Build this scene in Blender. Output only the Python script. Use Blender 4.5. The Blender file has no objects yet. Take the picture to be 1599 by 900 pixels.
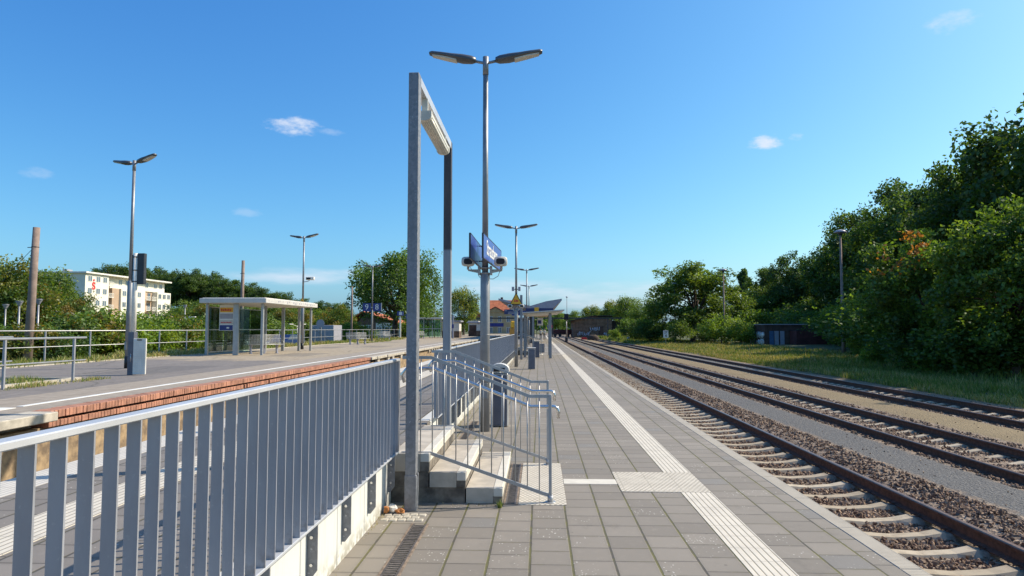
import bpy, math, random
import numpy as np
from mathutils import Vector, Matrix

R = math.radians
sc = bpy.context.scene
col = sc.collection
rnd = random.Random(7)

# ---------------------------------------------------------------- camera
cam_d = bpy.data.cameras.new('camera')
cam = bpy.data.objects.new('camera', cam_d)
col.objects.link(cam)
cam.location = (0, 0, 1.7)
cam.rotation_euler = (R(90 + 3.488), 0, R(2.3136))
cam_d.sensor_width = 36.0
cam_d.lens = 36.0 * 1050.0 / 1599.0
cam_d.clip_start = 0.05
cam_d.clip_end = 4000
sc.camera = cam

# ---------------------------------------------------------------- sky, sun, exposure
SUN = Vector((1.07, 0.36, 1.0)).normalized()
SUN_EL = math.asin(SUN.z)
SUN_AZ = math.atan2(SUN.x, SUN.y)
SKY_STRENGTH = 0.15
SUN_STRENGTH = 3.2
EXPOSURE = 0.93

world = bpy.data.worlds.new("World")
sc.world = world
world.use_nodes = True
sc.view_settings.view_transform = 'Standard'
sc.view_settings.look = 'None'
sc.view_settings.gamma = 1.0
sc.view_settings.use_curve_mapping = False
sc.view_settings.exposure = EXPOSURE

sun_d = bpy.data.lights.new('sun', 'SUN')
sun_d.energy = SUN_STRENGTH
sun_d.angle = R(0.5)
sun_d.color = (1.0, 0.90, 0.745)
sun_o = bpy.data.objects.new('sun', sun_d)
col.objects.link(sun_o)
sun_o.location = SUN * 60
sun_o.rotation_euler = (-SUN).to_track_quat('-Z', 'Y').to_euler()


class NT:
    """small helper round a node tree"""
    def __init__(s, tree):
        s.t = tree
    def n(s, kind, **kw):
        nd = s.t.nodes.new(kind)
        for k, v in kw.items():
            setattr(nd, k, v)
        return nd
    def put(s, sock, v):
        if hasattr(v, 'is_linked') or hasattr(v, 'links'):
            s.t.links.new(v, sock)
        else:
            sock.default_value = v
    def m(s, op, a, b=0.0, c=0.0, clamp=False):
        nd = s.n('ShaderNodeMath', operation=op, use_clamp=clamp)
        for i, v in enumerate((a, b, c)):
            s.put(nd.inputs[i], v)
        return nd.outputs[0]
    def vm(s, op, a, b=(0, 0, 0)):
        nd = s.n('ShaderNodeVectorMath', operation=op)
        s.put(nd.inputs[0], a)
        s.put(nd.inputs[1], b)
        return nd.outputs['Value'] if op in ('DOT_PRODUCT', 'LENGTH') else nd.outputs[0]
    def mix(s, f, a, b, blend='MIX'):
        nd = s.n('ShaderNodeMix', data_type='RGBA', blend_type=blend)
        s.put(nd.inputs[0], f)
        for k, v in ((6, a), (7, b)):
            if isinstance(v, tuple) and len(v) == 3:
                v = v + (1.0,)
            s.put(nd.inputs[k], v)
        return nd.outputs[2]
    def ramp(s, v, lo, hi, a=0.0, b=1.0, smooth=True):
        nd = s.n('ShaderNodeMapRange', interpolation_type='SMOOTHSTEP' if smooth else 'LINEAR')
        s.put(nd.inputs[0], v)
        for i, q in enumerate((lo, hi, a, b)):
            nd.inputs[i + 1].default_value = q
        return nd.outputs[0]
    def noise(s, vec, scale, detail=3.0, rough=0.55, dim='3D'):
        nd = s.n('ShaderNodeTexNoise', noise_dimensions=dim)
        s.put(nd.inputs['Vector'], vec)
        nd.inputs['Scale'].default_value = scale
        nd.inputs['Detail'].default_value = detail
        nd.inputs['Roughness'].default_value = rough
        return nd.outputs[0]
    def white(s, vec):
        nd = s.n('ShaderNodeTexWhiteNoise', noise_dimensions='3D')
        s.put(nd.inputs['Vector'], vec)
        return nd.outputs[0]
    def voro(s, vec, scale, out='Color', feature='F1'):
        nd = s.n('ShaderNodeTexVoronoi', feature=feature)
        s.put(nd.inputs['Vector'], vec)
        nd.inputs['Scale'].default_value = scale
        return nd.outputs[out]
    def obj(s):
        return s.n('ShaderNodeTexCoord').outputs['Object']
    def xyz(s, v):
        nd = s.n('ShaderNodeSeparateXYZ')
        s.put(nd.inputs[0], v)
        return nd.outputs
    def comb(s, x, y, z=0.0):
        nd = s.n('ShaderNodeCombineXYZ')
        for i, v in enumerate((x, y, z)):
            s.put(nd.inputs[i], v)
        return nd.outputs[0]


# world: physical sky, a little deeper blue, with a few small fair-weather clouds far away
w = NT(world.node_tree)
for nd in list(w.t.nodes):
    w.t.nodes.remove(nd)
sky = w.n('ShaderNodeTexSky', sky_type='NISHITA')
sky.sun_disc = False
sky.sun_elevation = SUN_EL
sky.sun_rotation = SUN_AZ
sky.altitude = 50
sky.air_density = 1.0
sky.dust_density = 1.5
sky.ozone_density = 2.2
sr, sg, sb = w.xyz(sky.outputs[0])       # the camera's rendering of blue: one gain and gamma per channel
grade = w.comb(w.m('MULTIPLY', w.m('POWER', sr, 1.45), 0.185), w.m('MULTIPLY', w.m('POWER', sg, 1.1), 0.463), w.m('MULTIPLY', w.m('POWER', sb, 0.7), 1.07))
gdir = w.n('ShaderNodeTexCoord').outputs['Generated']
CLOUDS = [  # azimuth from +Y (deg, + right), elevation (deg), half width, half height (deg), opacity
    (-20.6, 16.2, 2.7, 0.85, 0.8), (-18.0, 16.0, 1.6, 0.35, 0.25),
    (18.7, 14.7, 1.5, 0.75, 0.85), (20.9, 14.9, 0.8, 0.4, 0.6), (17.6, 14.7, 0.4, 0.2, 0.3),
    (31.5, 21.3, 1.8, 0.8, 0.4), (-38.0, 10.8, 1.2, 0.5, 0.22), (-24.0, 9.2, 1.5, 0.4, 0.2),
    (-20.0, 4.3, 12.0, 0.9, 0.75), (-3.0, 3.4, 9.0, 1.4, 0.75), (8.0, 2.8, 11.0, 1.5, 0.7),
]
nz = w.noise(w.vm('MULTIPLY', gdir, (1, 1, 2.2)), 34.0, 6.0, 0.62)
nz2 = w.noise(w.vm('MULTIPLY', gdir, (1, 1, 5.0)), 9.0, 4.0, 0.6)
total = 0.0
for az, el, hw, hh, op in CLOUDS:
    a, e = R(az), R(el)
    rgt = Vector((math.cos(a), -math.sin(a), 0))
    d0 = Vector((math.sin(a) * math.cos(e), math.cos(a) * math.cos(e), math.sin(e)))
    upv = rgt.cross(d0)
    big = hw > 5
    cx = w.m('DIVIDE', w.vm('DOT_PRODUCT', gdir, tuple(rgt)), R(hw))
    cy = w.m('DIVIDE', w.m('SUBTRACT', w.vm('DOT_PRODUCT', gdir, tuple(upv)), 0.0), R(hh))
    d2 = w.m('ADD', w.m('MULTIPLY', cx, cx), w.m('MULTIPLY', cy, cy))
    fr = w.m('GREATER_THAN', w.vm('DOT_PRODUCT', gdir, tuple(d0)), 0.5)
    nn = nz2 if big else nz
    v = w.m('ADD', w.m('SUBTRACT', 1.0, d2), w.m('MULTIPLY', w.m('SUBTRACT', nn, 0.5), 3.2 if not big else 2.6))
    msk = w.m('MULTIPLY', w.m('MULTIPLY', w.ramp(v, 0.15, 1.5 if not big else 1.9), fr), op)
    msk = w.m('MULTIPLY', msk, w.ramp(d2, 2.4, 0.9))
    total = w.m('MAXIMUM', total, msk) if not isinstance(total, float) else msk
skyc = w.mix(total, grade, (2.9, 3.1, 3.5))
bg = w.n('ShaderNodeBackground')
w.put(bg.inputs[0], skyc)
bg.inputs[1].default_value = SKY_STRENGTH
wo = w.n('ShaderNodeOutputWorld')
w.t.links.new(bg.outputs[0], wo.inputs[0])


# ---------------------------------------------------------------- materials
def material(name):
    m = bpy.data.materials.new(name)
    m.use_nodes = True
    t = NT(m.node_tree)
    b = m.node_tree.nodes['Principled BSDF']
    return m, t, b


def bump(t, b, h, strength=0.4, dist=0.01):
    nd = t.n('ShaderNodeBump')
    nd.inputs['Strength'].default_value = strength
    nd.inputs['Distance'].default_value = dist
    t.put(nd.inputs['Height'], h)
    t.t.links.new(nd.outputs[0], b.inputs['Normal'])


def simple(name, c, rough=0.6, metal=0.0, var=0.15, scale=6.0, bmp=0.0, bscale=60.0, c2=None, spec=None):
    m, t, b = material(name)
    o = t.obj()
    n = t.noise(o, scale, 5.0, 0.6)
    dark = c2 if c2 else tuple(q * (1 - 2.2 * var) for q in c)
    lite = c if c2 else tuple(min(1, q * (1 + var)) for q in c)
    t.put(b.inputs['Base Color'], t.mix(t.ramp(n, 0.3, 0.7), dark, lite))
    b.inputs['Roughness'].default_value = rough
    b.inputs['Metallic'].default_value = metal
    if spec is not None:
        b.inputs['Specular IOR Level'].default_value = spec
    if bmp:
        bump(t, b, t.noise(o, bscale, 4.0, 0.6), bmp, 0.004)
    return m


M = {}
M['galv'] = simple('galvanised_paint', (0.345, 0.35, 0.375), 0.42, 0.3, 0.06, 3.0)
M['galv_rail'] = simple('sunlit_pale_zinc', (0.52, 0.525, 0.54), 0.38, 0.25, 0.05, 3.0)  # same zinc made paler; sunlight on rails and beam put into the colour
M['galv_lite'] = simple('light_galvanised', (0.40, 0.40, 0.395), 0.42, 0.4, 0.06, 5.0)
M['stainless'] = simple('brushed_stainless', (0.62, 0.61, 0.60), 0.25, 0.95, 0.04, 8.0)
M['dark_metal'] = simple('dark_painted_metal', (0.045, 0.048, 0.055), 0.45, 0.2, 0.1, 4.0)
M['lamp_shell'] = simple('lamp_shell_grey', (0.11, 0.11, 0.115), 0.4, 0.3, 0.08, 4.0)
M['pole_grey'] = simple('pole_grey', (0.27, 0.275, 0.285), 0.45, 0.4, 0.07, 5.0)
M['white_paint'] = simple('white_paint', (0.76, 0.72, 0.64), 0.5, 0.0, 0.06, 3.0)
M['cream_plastic'] = simple('cream_plastic', (0.62, 0.60, 0.52), 0.5, 0.0, 0.06, 5.0)
M['black'] = simple('black_plastic', (0.012, 0.012, 0.014), 0.5, 0.0, 0.1, 5.0)
M['bin_panel'] = simple('bin_panel_blue_grey', (0.13, 0.135, 0.165), 0.45, 0.2, 0.08, 5.0)
M['sign_blue'] = simple('sign_blue', (0.020, 0.034, 0.20), 0.22, 0.0, 0.03, 2.0)
M['block_dark'] = simple('stained_base_concrete', (0.25, 0.215, 0.17), 0.95, 0.0, 0.2, 6.0, 0.5, 30, c2=(0.085, 0.07, 0.055))
M['board_blue'] = simple('sunlit_board_blue', (0.035, 0.06, 0.30), 0.3, 0.0, 0.03, 2.0)  # lit copy of the sign blue; sunlight on the name boards put into colour
M['board_navy'] = simple('dark_navy_board', (0.016, 0.026, 0.11), 0.3, 0.0, 0.05, 2.0)
M['sign_white'] = simple('sign_white', (0.80, 0.78, 0.72), 0.4, 0.0, 0.02, 2.0)
M['sign_yellow'] = simple('sign_yellow', (0.80, 0.42, 0.02), 0.4, 0.0, 0.04, 4.0)
M['sign_red'] = simple('sign_red', (0.62, 0.03, 0.03), 0.4, 0.0, 0.04, 4.0)
M['sign_grey'] = simple('sign_grey', (0.35, 0.34, 0.38), 0.4, 0.0, 0.05, 4.0)
M['concrete_grey'] = simple('grey_concrete', (0.24, 0.205, 0.165), 0.9, 0.0, 0.15, 5.0, 0.25, 40, c2=(0.10, 0.085, 0.065))
M['step_concrete'] = simple('step_concrete', (0.45, 0.395, 0.32), 0.85, 0.0, 0.1, 4.0, 0.15, 60)
M['nosing'] = simple('pale_nosing', (0.60, 0.555, 0.47), 0.8, 0.0, 0.06, 5.0, 0.1, 60)
def mk_sleeper():
    m, t, b = material('sleeper_concrete')
    o = t.obj()
    g = t.vm('ADD', o, t.vm('MULTIPLY', t.n('ShaderNodeObjectInfo').outputs['Location'], (0.0, 1.7, 0.0)))
    rid = t.n('ShaderNodeObjectInfo').outputs['Random']
    n = t.noise(g, 7.0, 5.0, 0.65)
    c = t.mix(rid, (0.36, 0.295, 0.205), (0.47, 0.40, 0.295))
    c = t.mix(t.m('MULTIPLY', t.ramp(n, 0.42, 0.72), 0.55), c, (0.23, 0.175, 0.115))
    ax = t.m('ABSOLUTE', t.xyz(o)[0])
    rust = t.m('MULTIPLY', t.ramp(t.m('ABSOLUTE', t.m('SUBTRACT', ax, 0.7525)), 0.26, 0.08), t.ramp(t.noise(g, 12.0, 4.0, 0.7), 0.25, 0.6))
    c = t.mix(t.m('MULTIPLY', rust, 0.7), c, (0.13, 0.075, 0.045))
    t.put(b.inputs['Base Color'], c)
    b.inputs['Roughness'].default_value = 0.92
    bump(t, b, t.noise(g, 70.0, 4.0, 0.6), 0.35, 0.004)
    return m
M['sleeper'] = mk_sleeper()
M['pole_brown'] = simple('old_concrete_pole', (0.26, 0.19, 0.155), 0.9, 0.0, 0.12, 3.0, 0.2, 30)
M['bark'] = simple('bark', (0.085, 0.062, 0.045), 0.95, 0.0, 0.2, 8.0, 0.6, 25)
M['cream_wall'] = simple('cream_render', (0.76, 0.71, 0.60), 0.9, 0.0, 0.04, 0.5)
M['tan_wall'] = simple('tan_render', (0.45, 0.32, 0.22), 0.9, 0.0, 0.05, 0.6)
M['beige_wall'] = simple('beige_plaster', (0.42, 0.33, 0.19), 0.9, 0.0, 0.1, 0.7)
M['red_tile'] = simple('red_roof_tiles', (0.52, 0.15, 0.06), 0.8, 0.0, 0.12, 1.4, 0.4, 9)
M['dark_roof'] = simple('dark_felt_roof', (0.030, 0.030, 0.036), 0.85, 0.0, 0.2, 1.0)
M['shed_brick'] = simple('weathered_brick', (0.17, 0.115, 0.08), 0.95, 0.0, 0.2, 1.2, 0.3, 12)
M['shed_dark'] = simple('dark_brown_brick', (0.095, 0.058, 0.045), 0.95, 0.0, 0.2, 1.6, 0.3, 14)
M['maroon'] = simple('dark_maroon_steel', (0.10, 0.030, 0.028), 0.7, 0.0, 0.2, 2.0)
M['fascia'] = simple('shelter_fascia', (0.58, 0.555, 0.51), 0.55, 0.1, 0.05, 2.0)
M['graffiti'] = simple('pale_spray_paint', (0.50, 0.56, 0.66), 0.6, 0.0, 0.06, 3.0)
M['graffiti_blue'] = simple('blue_spray_paint', (0.07, 0.14, 0.25), 0.6, 0.0, 0.1, 3.0)
M['skin'] = simple('skin', (0.55, 0.33, 0.23), 0.6, 0.0, 0.03)
M['shirt_white'] = simple('white_shirt', (0.72, 0.72, 0.72), 0.8, 0.0, 0.03)
M['trouser_black'] = simple('black_trousers', (0.012, 0.012, 0.015), 0.8, 0.0, 0.05)
M['hair'] = simple('dark_hair', (0.03, 0.02, 0.015), 0.6, 0.0, 0.05)
M['paper'] = simple('crumpled_paper', (0.62, 0.58, 0.52), 0.8, 0.0, 0.08, 20)
M['dry_leaf'] = simple('dry_orange_leaf', (0.50, 0.20, 0.06), 0.8, 0.0, 0.15, 30)
M['car_white'] = simple('white_car_paint', (0.75, 0.75, 0.75), 0.25, 0.0, 0.02)
M['car_blue'] = simple('dark_blue_car_paint', (0.03, 0.06, 0.16), 0.2, 0.2, 0.02)
M['rubber'] = simple('rubber', (0.02, 0.02, 0.02), 0.9, 0.0, 0.1)
M['cast_iron'] = simple('cast_iron', (0.12, 0.105, 0.095), 0.6, 0.3, 0.2, 25.0)
M['drain_edge'] = simple('drain_channel_edge', (0.24, 0.18, 0.13), 0.8, 0.1, 0.2, 20.0)
M['teal'] = simple('teal_plastic', (0.02, 0.30, 0.24), 0.4, 0.0, 0.05)
M['amber'] = simple('amber_panel', (0.55, 0.25, 0.03), 0.4, 0.0, 0.05)

def mk_glass():
    m, t, b = material('window_glass')
    b.inputs['Base Color'].default_value = (0.10, 0.14, 0.18, 1)
    b.inputs['Roughness'].default_value = 0.08
    b.inputs['Metallic'].default_value = 0.0
    b.inputs['Specular IOR Level'].default_value = 0.9
    return m
M['window_glass'] = mk_glass()

def mk_clear():
    m, t, b = material('shelter_glass')
    tr = t.n('ShaderNodeBsdfTransparent')
    tr.inputs[0].default_value = (0.80, 0.92, 0.88, 1)
    gl = t.n('ShaderNodeBsdfGlossy')
    gl.inputs['Roughness'].default_value = 0.03
    fr = t.n('ShaderNodeFresnel')
    fr.inputs[0].default_value = 1.45
    mx = t.n('ShaderNodeMixShader')
    t.put(mx.inputs[0], t.m('MULTIPLY', fr.outputs[0], 0.9))
    t.t.links.new(tr.outputs[0], mx.inputs[1])
    t.t.links.new(gl.outputs[0], mx.inputs[2])
    t.t.links.new(mx.outputs[0], t.t.nodes['Material Output'].inputs[0])
    return m
M['clear'] = mk_clear()

def mk_diffuser():
    m, t, b = material('ribbed_diffuser')
    o = t.xyz(t.obj())
    rib = t.m('SINE', t.m('MULTIPLY', o[0], 320.0))
    t.put(b.inputs['Base Color'], t.mix(t.ramp(rib, -1, 1), (0.50, 0.46, 0.38), (0.68, 0.64, 0.54)))
    b.inputs['Roughness'].default_value = 0.3
    bump(t, b, rib, 0.5, 0.004)
    return m
M['diffuser'] = mk_diffuser()

def mk_fence_zinc():
    m, t, b = material('painted_zinc_bars')
    o = t.obj()
    # every bar shares one mesh, so the mottling is laid out over the whole fence
    g = t.vm('ADD', o, t.vm('MULTIPLY', t.n('ShaderNodeObjectInfo').outputs['Location'], (0.0, 3.1, 0.0)))
    st = t.noise(t.vm('MULTIPLY', g, (1, 1, 0.25)), 8.0, 5.0, 0.65)
    fine = t.noise(g, 60.0, 3.0, 0.6)
    c = t.mix(t.ramp(st, 0.3, 0.72), (0.31, 0.315, 0.34), (0.37, 0.375, 0.40))
    c = t.mix(t.m('MULTIPLY', t.ramp(fine, 0.62, 0.75), 0.35), c, (0.52, 0.52, 0.52))
    low = t.m('MULTIPLY', t.ramp(t.xyz(o)[2], 0.16, 0.03), t.ramp(t.noise(g, 14.0, 4.0, 0.7), 0.42, 0.65))
    c = t.mix(t.m('MULTIPLY', low, 0.5), c, (0.16, 0.135, 0.10))
    t.put(b.inputs['Base Color'], c)
    b.inputs['Metallic'].default_value = 0.3
    t.put(b.inputs['Roughness'], t.ramp(st, 0.2, 0.8, 0.36, 0.52))
    bump(t, b, fine, 0.08, 0.002)
    return m
M['galv_bar'] = mk_fence_zinc()

def mk_spangle():
    m, t, b = material('hot_dip_zinc')
    o = t.obj()
    sp = t.voro(o, 38.0)
    g = t.xyz(sp)[0]
    st = t.noise(t.vm('MULTIPLY', o, (1, 1, 0.2)), 9.0, 5.0, 0.65)
    fleck = t.ramp(t.noise(o, 55.0, 2.0, 0.5), 0.66, 0.74)
    c = t.mix(g, (0.19, 0.195, 0.21), (0.26, 0.265, 0.28))
    c = t.mix(t.m('MULTIPLY', t.ramp(st, 0.45, 0.8), 0.5), c, (0.11, 0.115, 0.125))
    c = t.mix(t.m('MULTIPLY', fleck, 0.6), c, (0.55, 0.56, 0.56))
    t.put(b.inputs['Base Color'], c)
    b.inputs['Metallic'].default_value = 0.3
    t.put(b.inputs['Roughness'], t.m('ADD', 0.45, t.m('MULTIPLY', g, 0.15)))
    return m
M['zinc'] = mk_spangle()

def mk_zinc_dark():
    m, t, b = material('weathered_dark_zinc')
    o = t.obj()
    st = t.noise(t.vm('MULTIPLY', o, (1, 1, 0.15)), 7.0, 5.0, 0.65)
    up = t.ramp(t.xyz(o)[2], 2.72, 2.76)
    c = t.mix(t.ramp(st, 0.3, 0.75), (0.24, 0.25, 0.27), (0.33, 0.34, 0.36))
    c = t.mix(up, c, t.mix(t.ramp(st, 0.3, 0.75), (0.055, 0.05, 0.055), (0.10, 0.085, 0.085)))
    t.put(b.inputs['Base Color'], c)
    b.inputs['Metallic'].default_value = 0.25
    b.inputs['Roughness'].default_value = 0.5
    return m
M['zinc_old'] = mk_zinc_dark()

def mk_pavers(name, cw, rh, base, moss_amt, speck):
    m, t, b = material(name)
    o = t.obj()
    x, y, z = t.xyz(o)
    u = t.m('DIVIDE', t.m('SUBTRACT', x, 1.472), cw)
    cu = t.m('FLOOR', u)
    offs = t.white(t.comb(cu, 3.7, 0.0))
    v = t.m('ADD', t.m('DIVIDE', y, rh), t.m('MULTIPLY', t.m('ROUND', t.m('MULTIPLY', offs, 3.0)), 0.31))
    cv = t.m('FLOOR', v)
    fu = t.m('FRACT', u)
    fv = t.m('FRACT', v)
    wob = t.m('MULTIPLY', t.m('SUBTRACT', t.noise(o, 9.0, 3.0), 0.5), 0.02)
    du = t.m('ADD', t.m('MULTIPLY', t.m('MINIMUM', fu, t.m('SUBTRACT', 1.0, fu)), cw), t.m('MULTIPLY', wob, 0.4))
    dv = t.m('ADD', t.m('MULTIPLY', t.m('MINIMUM', fv, t.m('SUBTRACT', 1.0, fv)), rh), t.m('MULTIPLY', wob, 0.3))
    ju = t.ramp(du, 0.0125, 0.005)
    jv = t.ramp(dv, 0.007, 0.0025)
    rid = t.white(t.comb(cu, cv, 1.0))
    rid2 = t.white(t.comb(cu, cv, 9.0))
    big = t.noise(o, 0.7, 4.0, 0.6)
    mid = t.noise(o, 12.0, 4.0, 0.65)
    c = t.mix(rid, tuple(q * 0.86 for q in base), tuple(q * 1.12 for q in base))
    c = t.mix(t.m('MULTIPLY', t.ramp(big, 0.35, 0.7), 0.4), c, tuple(q * 0.8 for q in base))
    c = t.mix(t.m('MULTIPLY', t.ramp(mid, 0.5, 0.8), 0.35), c, tuple(min(1, q * 1.3) for q in base))
    vd = t.n('ShaderNodeTexVoronoi')
    t.put(vd.inputs['Vector'], t.vm('ADD', o, t.comb(t.m('MULTIPLY', mid, 0.02), t.m('MULTIPLY', big, 0.03))))
    vd.inputs['Scale'].default_value = 42.0
    vr = t.xyz(vd.outputs['Color'])
    sp = t.m('MULTIPLY', t.ramp(vd.outputs['Distance'], 0.30, 0.22),
             t.m('GREATER_THAN', vr[0], t.m('SUBTRACT', 1.0, t.m('MULTIPLY', t.ramp(rid2, 0.45, 1.0), speck))))
    sp = t.m('MULTIPLY', sp, t.ramp(t.noise(o, 3.0, 2.0), 0.38, 0.6))
    c = t.mix(t.m('MULTIPLY', sp, 0.85), c, (0.60, 0.58, 0.52))
    # odd replaced slabs, gum spots, damp stains, a trodden band
    odd = t.m('GREATER_THAN', rid2, 0.93)
    c = t.mix(t.m('MULTIPLY', odd, 0.55), c, (base[0] * 0.78, base[1] * 0.86, base[2] * 0.98))
    stain = t.m('MULTIPLY', t.ramp(t.noise(t.vm('MULTIPLY', o, (1.0, 0.55, 1.0)), 1.7, 6.0, 0.72), 0.56, 0.72), 0.5)
    c = t.mix(stain, c, tuple(q * 0.55 for q in base))
    gd = t.n('ShaderNodeTexVoronoi')
    t.put(gd.inputs['Vector'], o)
    gd.inputs['Scale'].default_value = 5.5
    gum = t.m('MULTIPLY', t.ramp(gd.outputs['Distance'], 0.085, 0.055), t.m('GREATER_THAN', t.xyz(gd.outputs['Color'])[1], 0.62))
    c = t.mix(t.m('MULTIPLY', gum, 0.65), c, tuple(q * 0.4 for q in base))
    edge_d = t.m('MULTIPLY', t.m('MAXIMUM', t.ramp(du, 0.05, 0.006), t.ramp(dv, 0.05, 0.006)), t.ramp(mid, 0.3, 0.7))
    c = t.mix(t.m('MULTIPLY', edge_d, 0.4), c, tuple(q * 0.62 for q in base))
    mossn = t.ramp(t.noise(o, 3.0, 4.0, 0.7), 0.36, 0.58)
    mossc = t.mix(t.noise(o, 60.0, 2.0), (0.065, 0.066, 0.018), (0.17, 0.15, 0.048))
    jc = t.mix(t.m('MULTIPLY', mossn, moss_amt), (0.075, 0.065, 0.052), mossc)
    jc2 = t.mix(t.m('MULTIPLY', t.ramp(mossn, 0.6, 1.0), moss_amt * 0.6), (0.07, 0.062, 0.052), mossc)
    c = t.mix(jv, c, jc2)
    c = t.mix(ju, c, jc)
    t.put(b.inputs['Base Color'], c)
    b.inputs['Roughness'].default_value = 0.82
    h = t.m('SUBTRACT', t.m('MULTIPLY', t.noise(o, 90.0, 3.0, 0.6), 0.25), t.m('MAXIMUM', ju, jv))
    h = t.m('ADD', h, t.m('MULTIPLY', rid, 0.3))
    bump(t, b, h, 0.5, 0.006)
    return m
M['pavers'] = mk_pavers('platform_pavers', 0.309, 0.298, (0.222, 0.194, 0.159), 1.0, 0.42)
M['pavers_upper'] = mk_pavers('upper_platform_pavers', 0.309, 0.298, (0.20, 0.178, 0.155), 0.3, 0.2)

def mk_ribbed(name, axis, pitch, c_hi, c_lo):
    m, t, b = material(name)
    o = t.obj()
    q = t.xyz(o)[axis]
    f = t.m('FRACT', t.m('DIVIDE', q, pitch))
    g = t.ramp(t.m('ABSOLUTE', t.m('SUBTRACT', f, 0.5)), 0.36, 0.44)
    d = t.noise(o, 4.0, 5.0, 0.65)
    hi = t.mix(t.m('MULTIPLY', t.ramp(d, 0.4, 0.75), 0.55), c_hi, tuple(k * 0.72 for k in c_hi))
    yy = t.m('FRACT', t.m('DIVIDE', t.xyz(o)[1 - axis], 0.3))
    jt = t.ramp(t.m('ABSOLUTE', t.m('SUBTRACT', yy, 0.5)), 0.485, 0.495)
    c = t.mix(g, hi, c_lo)
    c = t.mix(t.m('MULTIPLY', jt, 0.7), c, (0.2, 0.18, 0.15))
    t.put(b.inputs['Base Color'], c)
    b.inputs['Roughness'].default_value = 0.75
    bump(t, b, t.m('SUBTRACT', 1.0, g), 0.6, 0.006)
    return m
M['guide'] = mk_ribbed('ribbed_guide_tiles', 0, 0.052, (0.60, 0.545, 0.45), (0.28, 0.24, 0.18))
M['edge_ribbed'] = mk_ribbed('ribbed_edge_tiles', 1, 0.03, (0.40, 0.355, 0.285), (0.25, 0.215, 0.165))
M['edge_white'] = mk_ribbed('ribbed_white_edge', 0, 0.05, (0.58, 0.54, 0.47), (0.36, 0.325, 0.28))

def mk_studs():
    m, t, b = material('studded_attention_tiles')
    o = t.obj()
    x, y, z = t.xyz(o)
    p = 0.05
    r0 = t.m('FLOOR', t.m('DIVIDE', y, p))
    xx = t.m('ADD', x, t.m('MULTIPLY', t.m('MODULO', r0, 2.0), p / 2))
    fx = t.m('SUBTRACT', t.m('FRACT', t.m('DIVIDE', xx, p)), 0.5)
    fy = t.m('SUBTRACT', t.m('FRACT', t.m('DIVIDE', y, p)), 0.5)
    d = t.m('SQRT', t.m('ADD', t.m('MULTIPLY', fx, fx), t.m('MULTIPLY', fy, fy)))
    s = t.ramp(d, 0.34, 0.26)
    n = t.noise(o, 5.0, 5.0, 0.65)
    lo = t.mix(t.ramp(n, 0.4, 0.7), (0.38, 0.335, 0.265), (0.48, 0.43, 0.345))
    c = t.mix(s, lo, (0.64, 0.585, 0.49))
    for q in (x, y):
        yy = t.m('FRACT', t.m('DIVIDE', q, 0.3))
        jt = t.ramp(t.m('ABSOLUTE', t.m('SUBTRACT', yy, 0.5)), 0.485, 0.495)
        c = t.mix(t.m('MULTIPLY', jt, 0.6), c, (0.2, 0.18, 0.13))
    t.put(b.inputs['Base Color'], c)
    b.inputs['Roughness'].default_value = 0.8
    bump(t, b, s, 0.8, 0.006)
    return m
M['studs'] = mk_studs()

def mk_wall_white():
    m, t, b = material('white_concrete_wall')
    o = t.obj()
    st = t.noise(t.vm('MULTIPLY', o, (1, 6.0, 0.8)), 2.2, 6.0, 0.7)
    gr = t.noise(o, 14.0, 4.0, 0.6)
    z = t.xyz(o)[2]
    c = t.mix(t.ramp(st, 0.5, 0.85), (0.60, 0.595, 0.555), (0.44, 0.425, 0.37))
    c = t.mix(t.m('MULTIPLY', t.m('MULTIPLY', t.ramp(z, 0.18, 0.0), t.ramp(gr, 0.35, 0.6)), 0.75), c, (0.26, 0.23, 0.16))
    t.put(b.inputs['Base Color'], c)
    b.inputs['Roughness'].default_value = 0.9
    bump(t, b, gr, 0.15, 0.003)
    return m
M['wall_white'] = mk_wall_white()

def mk_bed():
    m, t, b = material('track_bed')
    o = t.obj()
    x, y, z = t.xyz(o)
    xn = t.m('ADD', x, t.m('MULTIPLY', t.m('SUBTRACT', t.noise(o, 3.0, 4.0, 0.65), 0.5), 0.5))
    v1 = t.xyz(t.voro(o, 22.0))
    v1d = t.voro(o, 22.0, 'Distance')
    ball = t.mix(v1[0], (0.10, 0.07, 0.05), (0.33, 0.25, 0.18))
    v2 = t.xyz(t.voro(o, 65.0))
    blue = t.mix(v2[0], (0.055, 0.054, 0.052), (0.16, 0.155, 0.15))
    v3 = t.xyz(t.voro(o, 60.0))
    tan = t.mix(t.noise(o, 1.2, 5.0, 0.6), (0.19, 0.14, 0.07), (0.29, 0.22, 0.12))
    tan = t.mix(t.m('MULTIPLY', v3[0], 0.5), tan, (0.16, 0.12, 0.07))
    pw = t.m('MULTIPLY', t.ramp(xn, 5.95, 6.15), t.ramp(xn, 7.15, 6.95))
    far = t.ramp(y, 75.0, 120.0)
    c = t.mix(pw, ball, blue)
    tn = t.m('MULTIPLY', t.ramp(xn, 9.75, 10.0), t.ramp(xn, 11.35, 11.1))
    tn2 = t.m('MULTIPLY', t.ramp(xn, 13.95, 14.2), 1.0)
    c = t.mix(t.m('MAXIMUM', tn, tn2), c, tan)
    # the strip beside the platform is sandier further off
    sb = t.m('MULTIPLY', t.ramp(xn, 4.6, 3.4), t.ramp(y, 16.0, 30.0))
    c = t.mix(t.m('MULTIPLY', sb, 0.75), c, (0.27, 0.21, 0.14))
    t.put(b.inputs['Base Color'], c)
    b.inputs['Roughness'].default_value = 0.95
    bump(t, b, t.m('ADD', v1d, t.m('MULTIPLY', t.voro(o, 65.0, 'Distance'), 0.4)), 0.9, 0.03)
    return m
M['bed'] = mk_bed()

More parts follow.
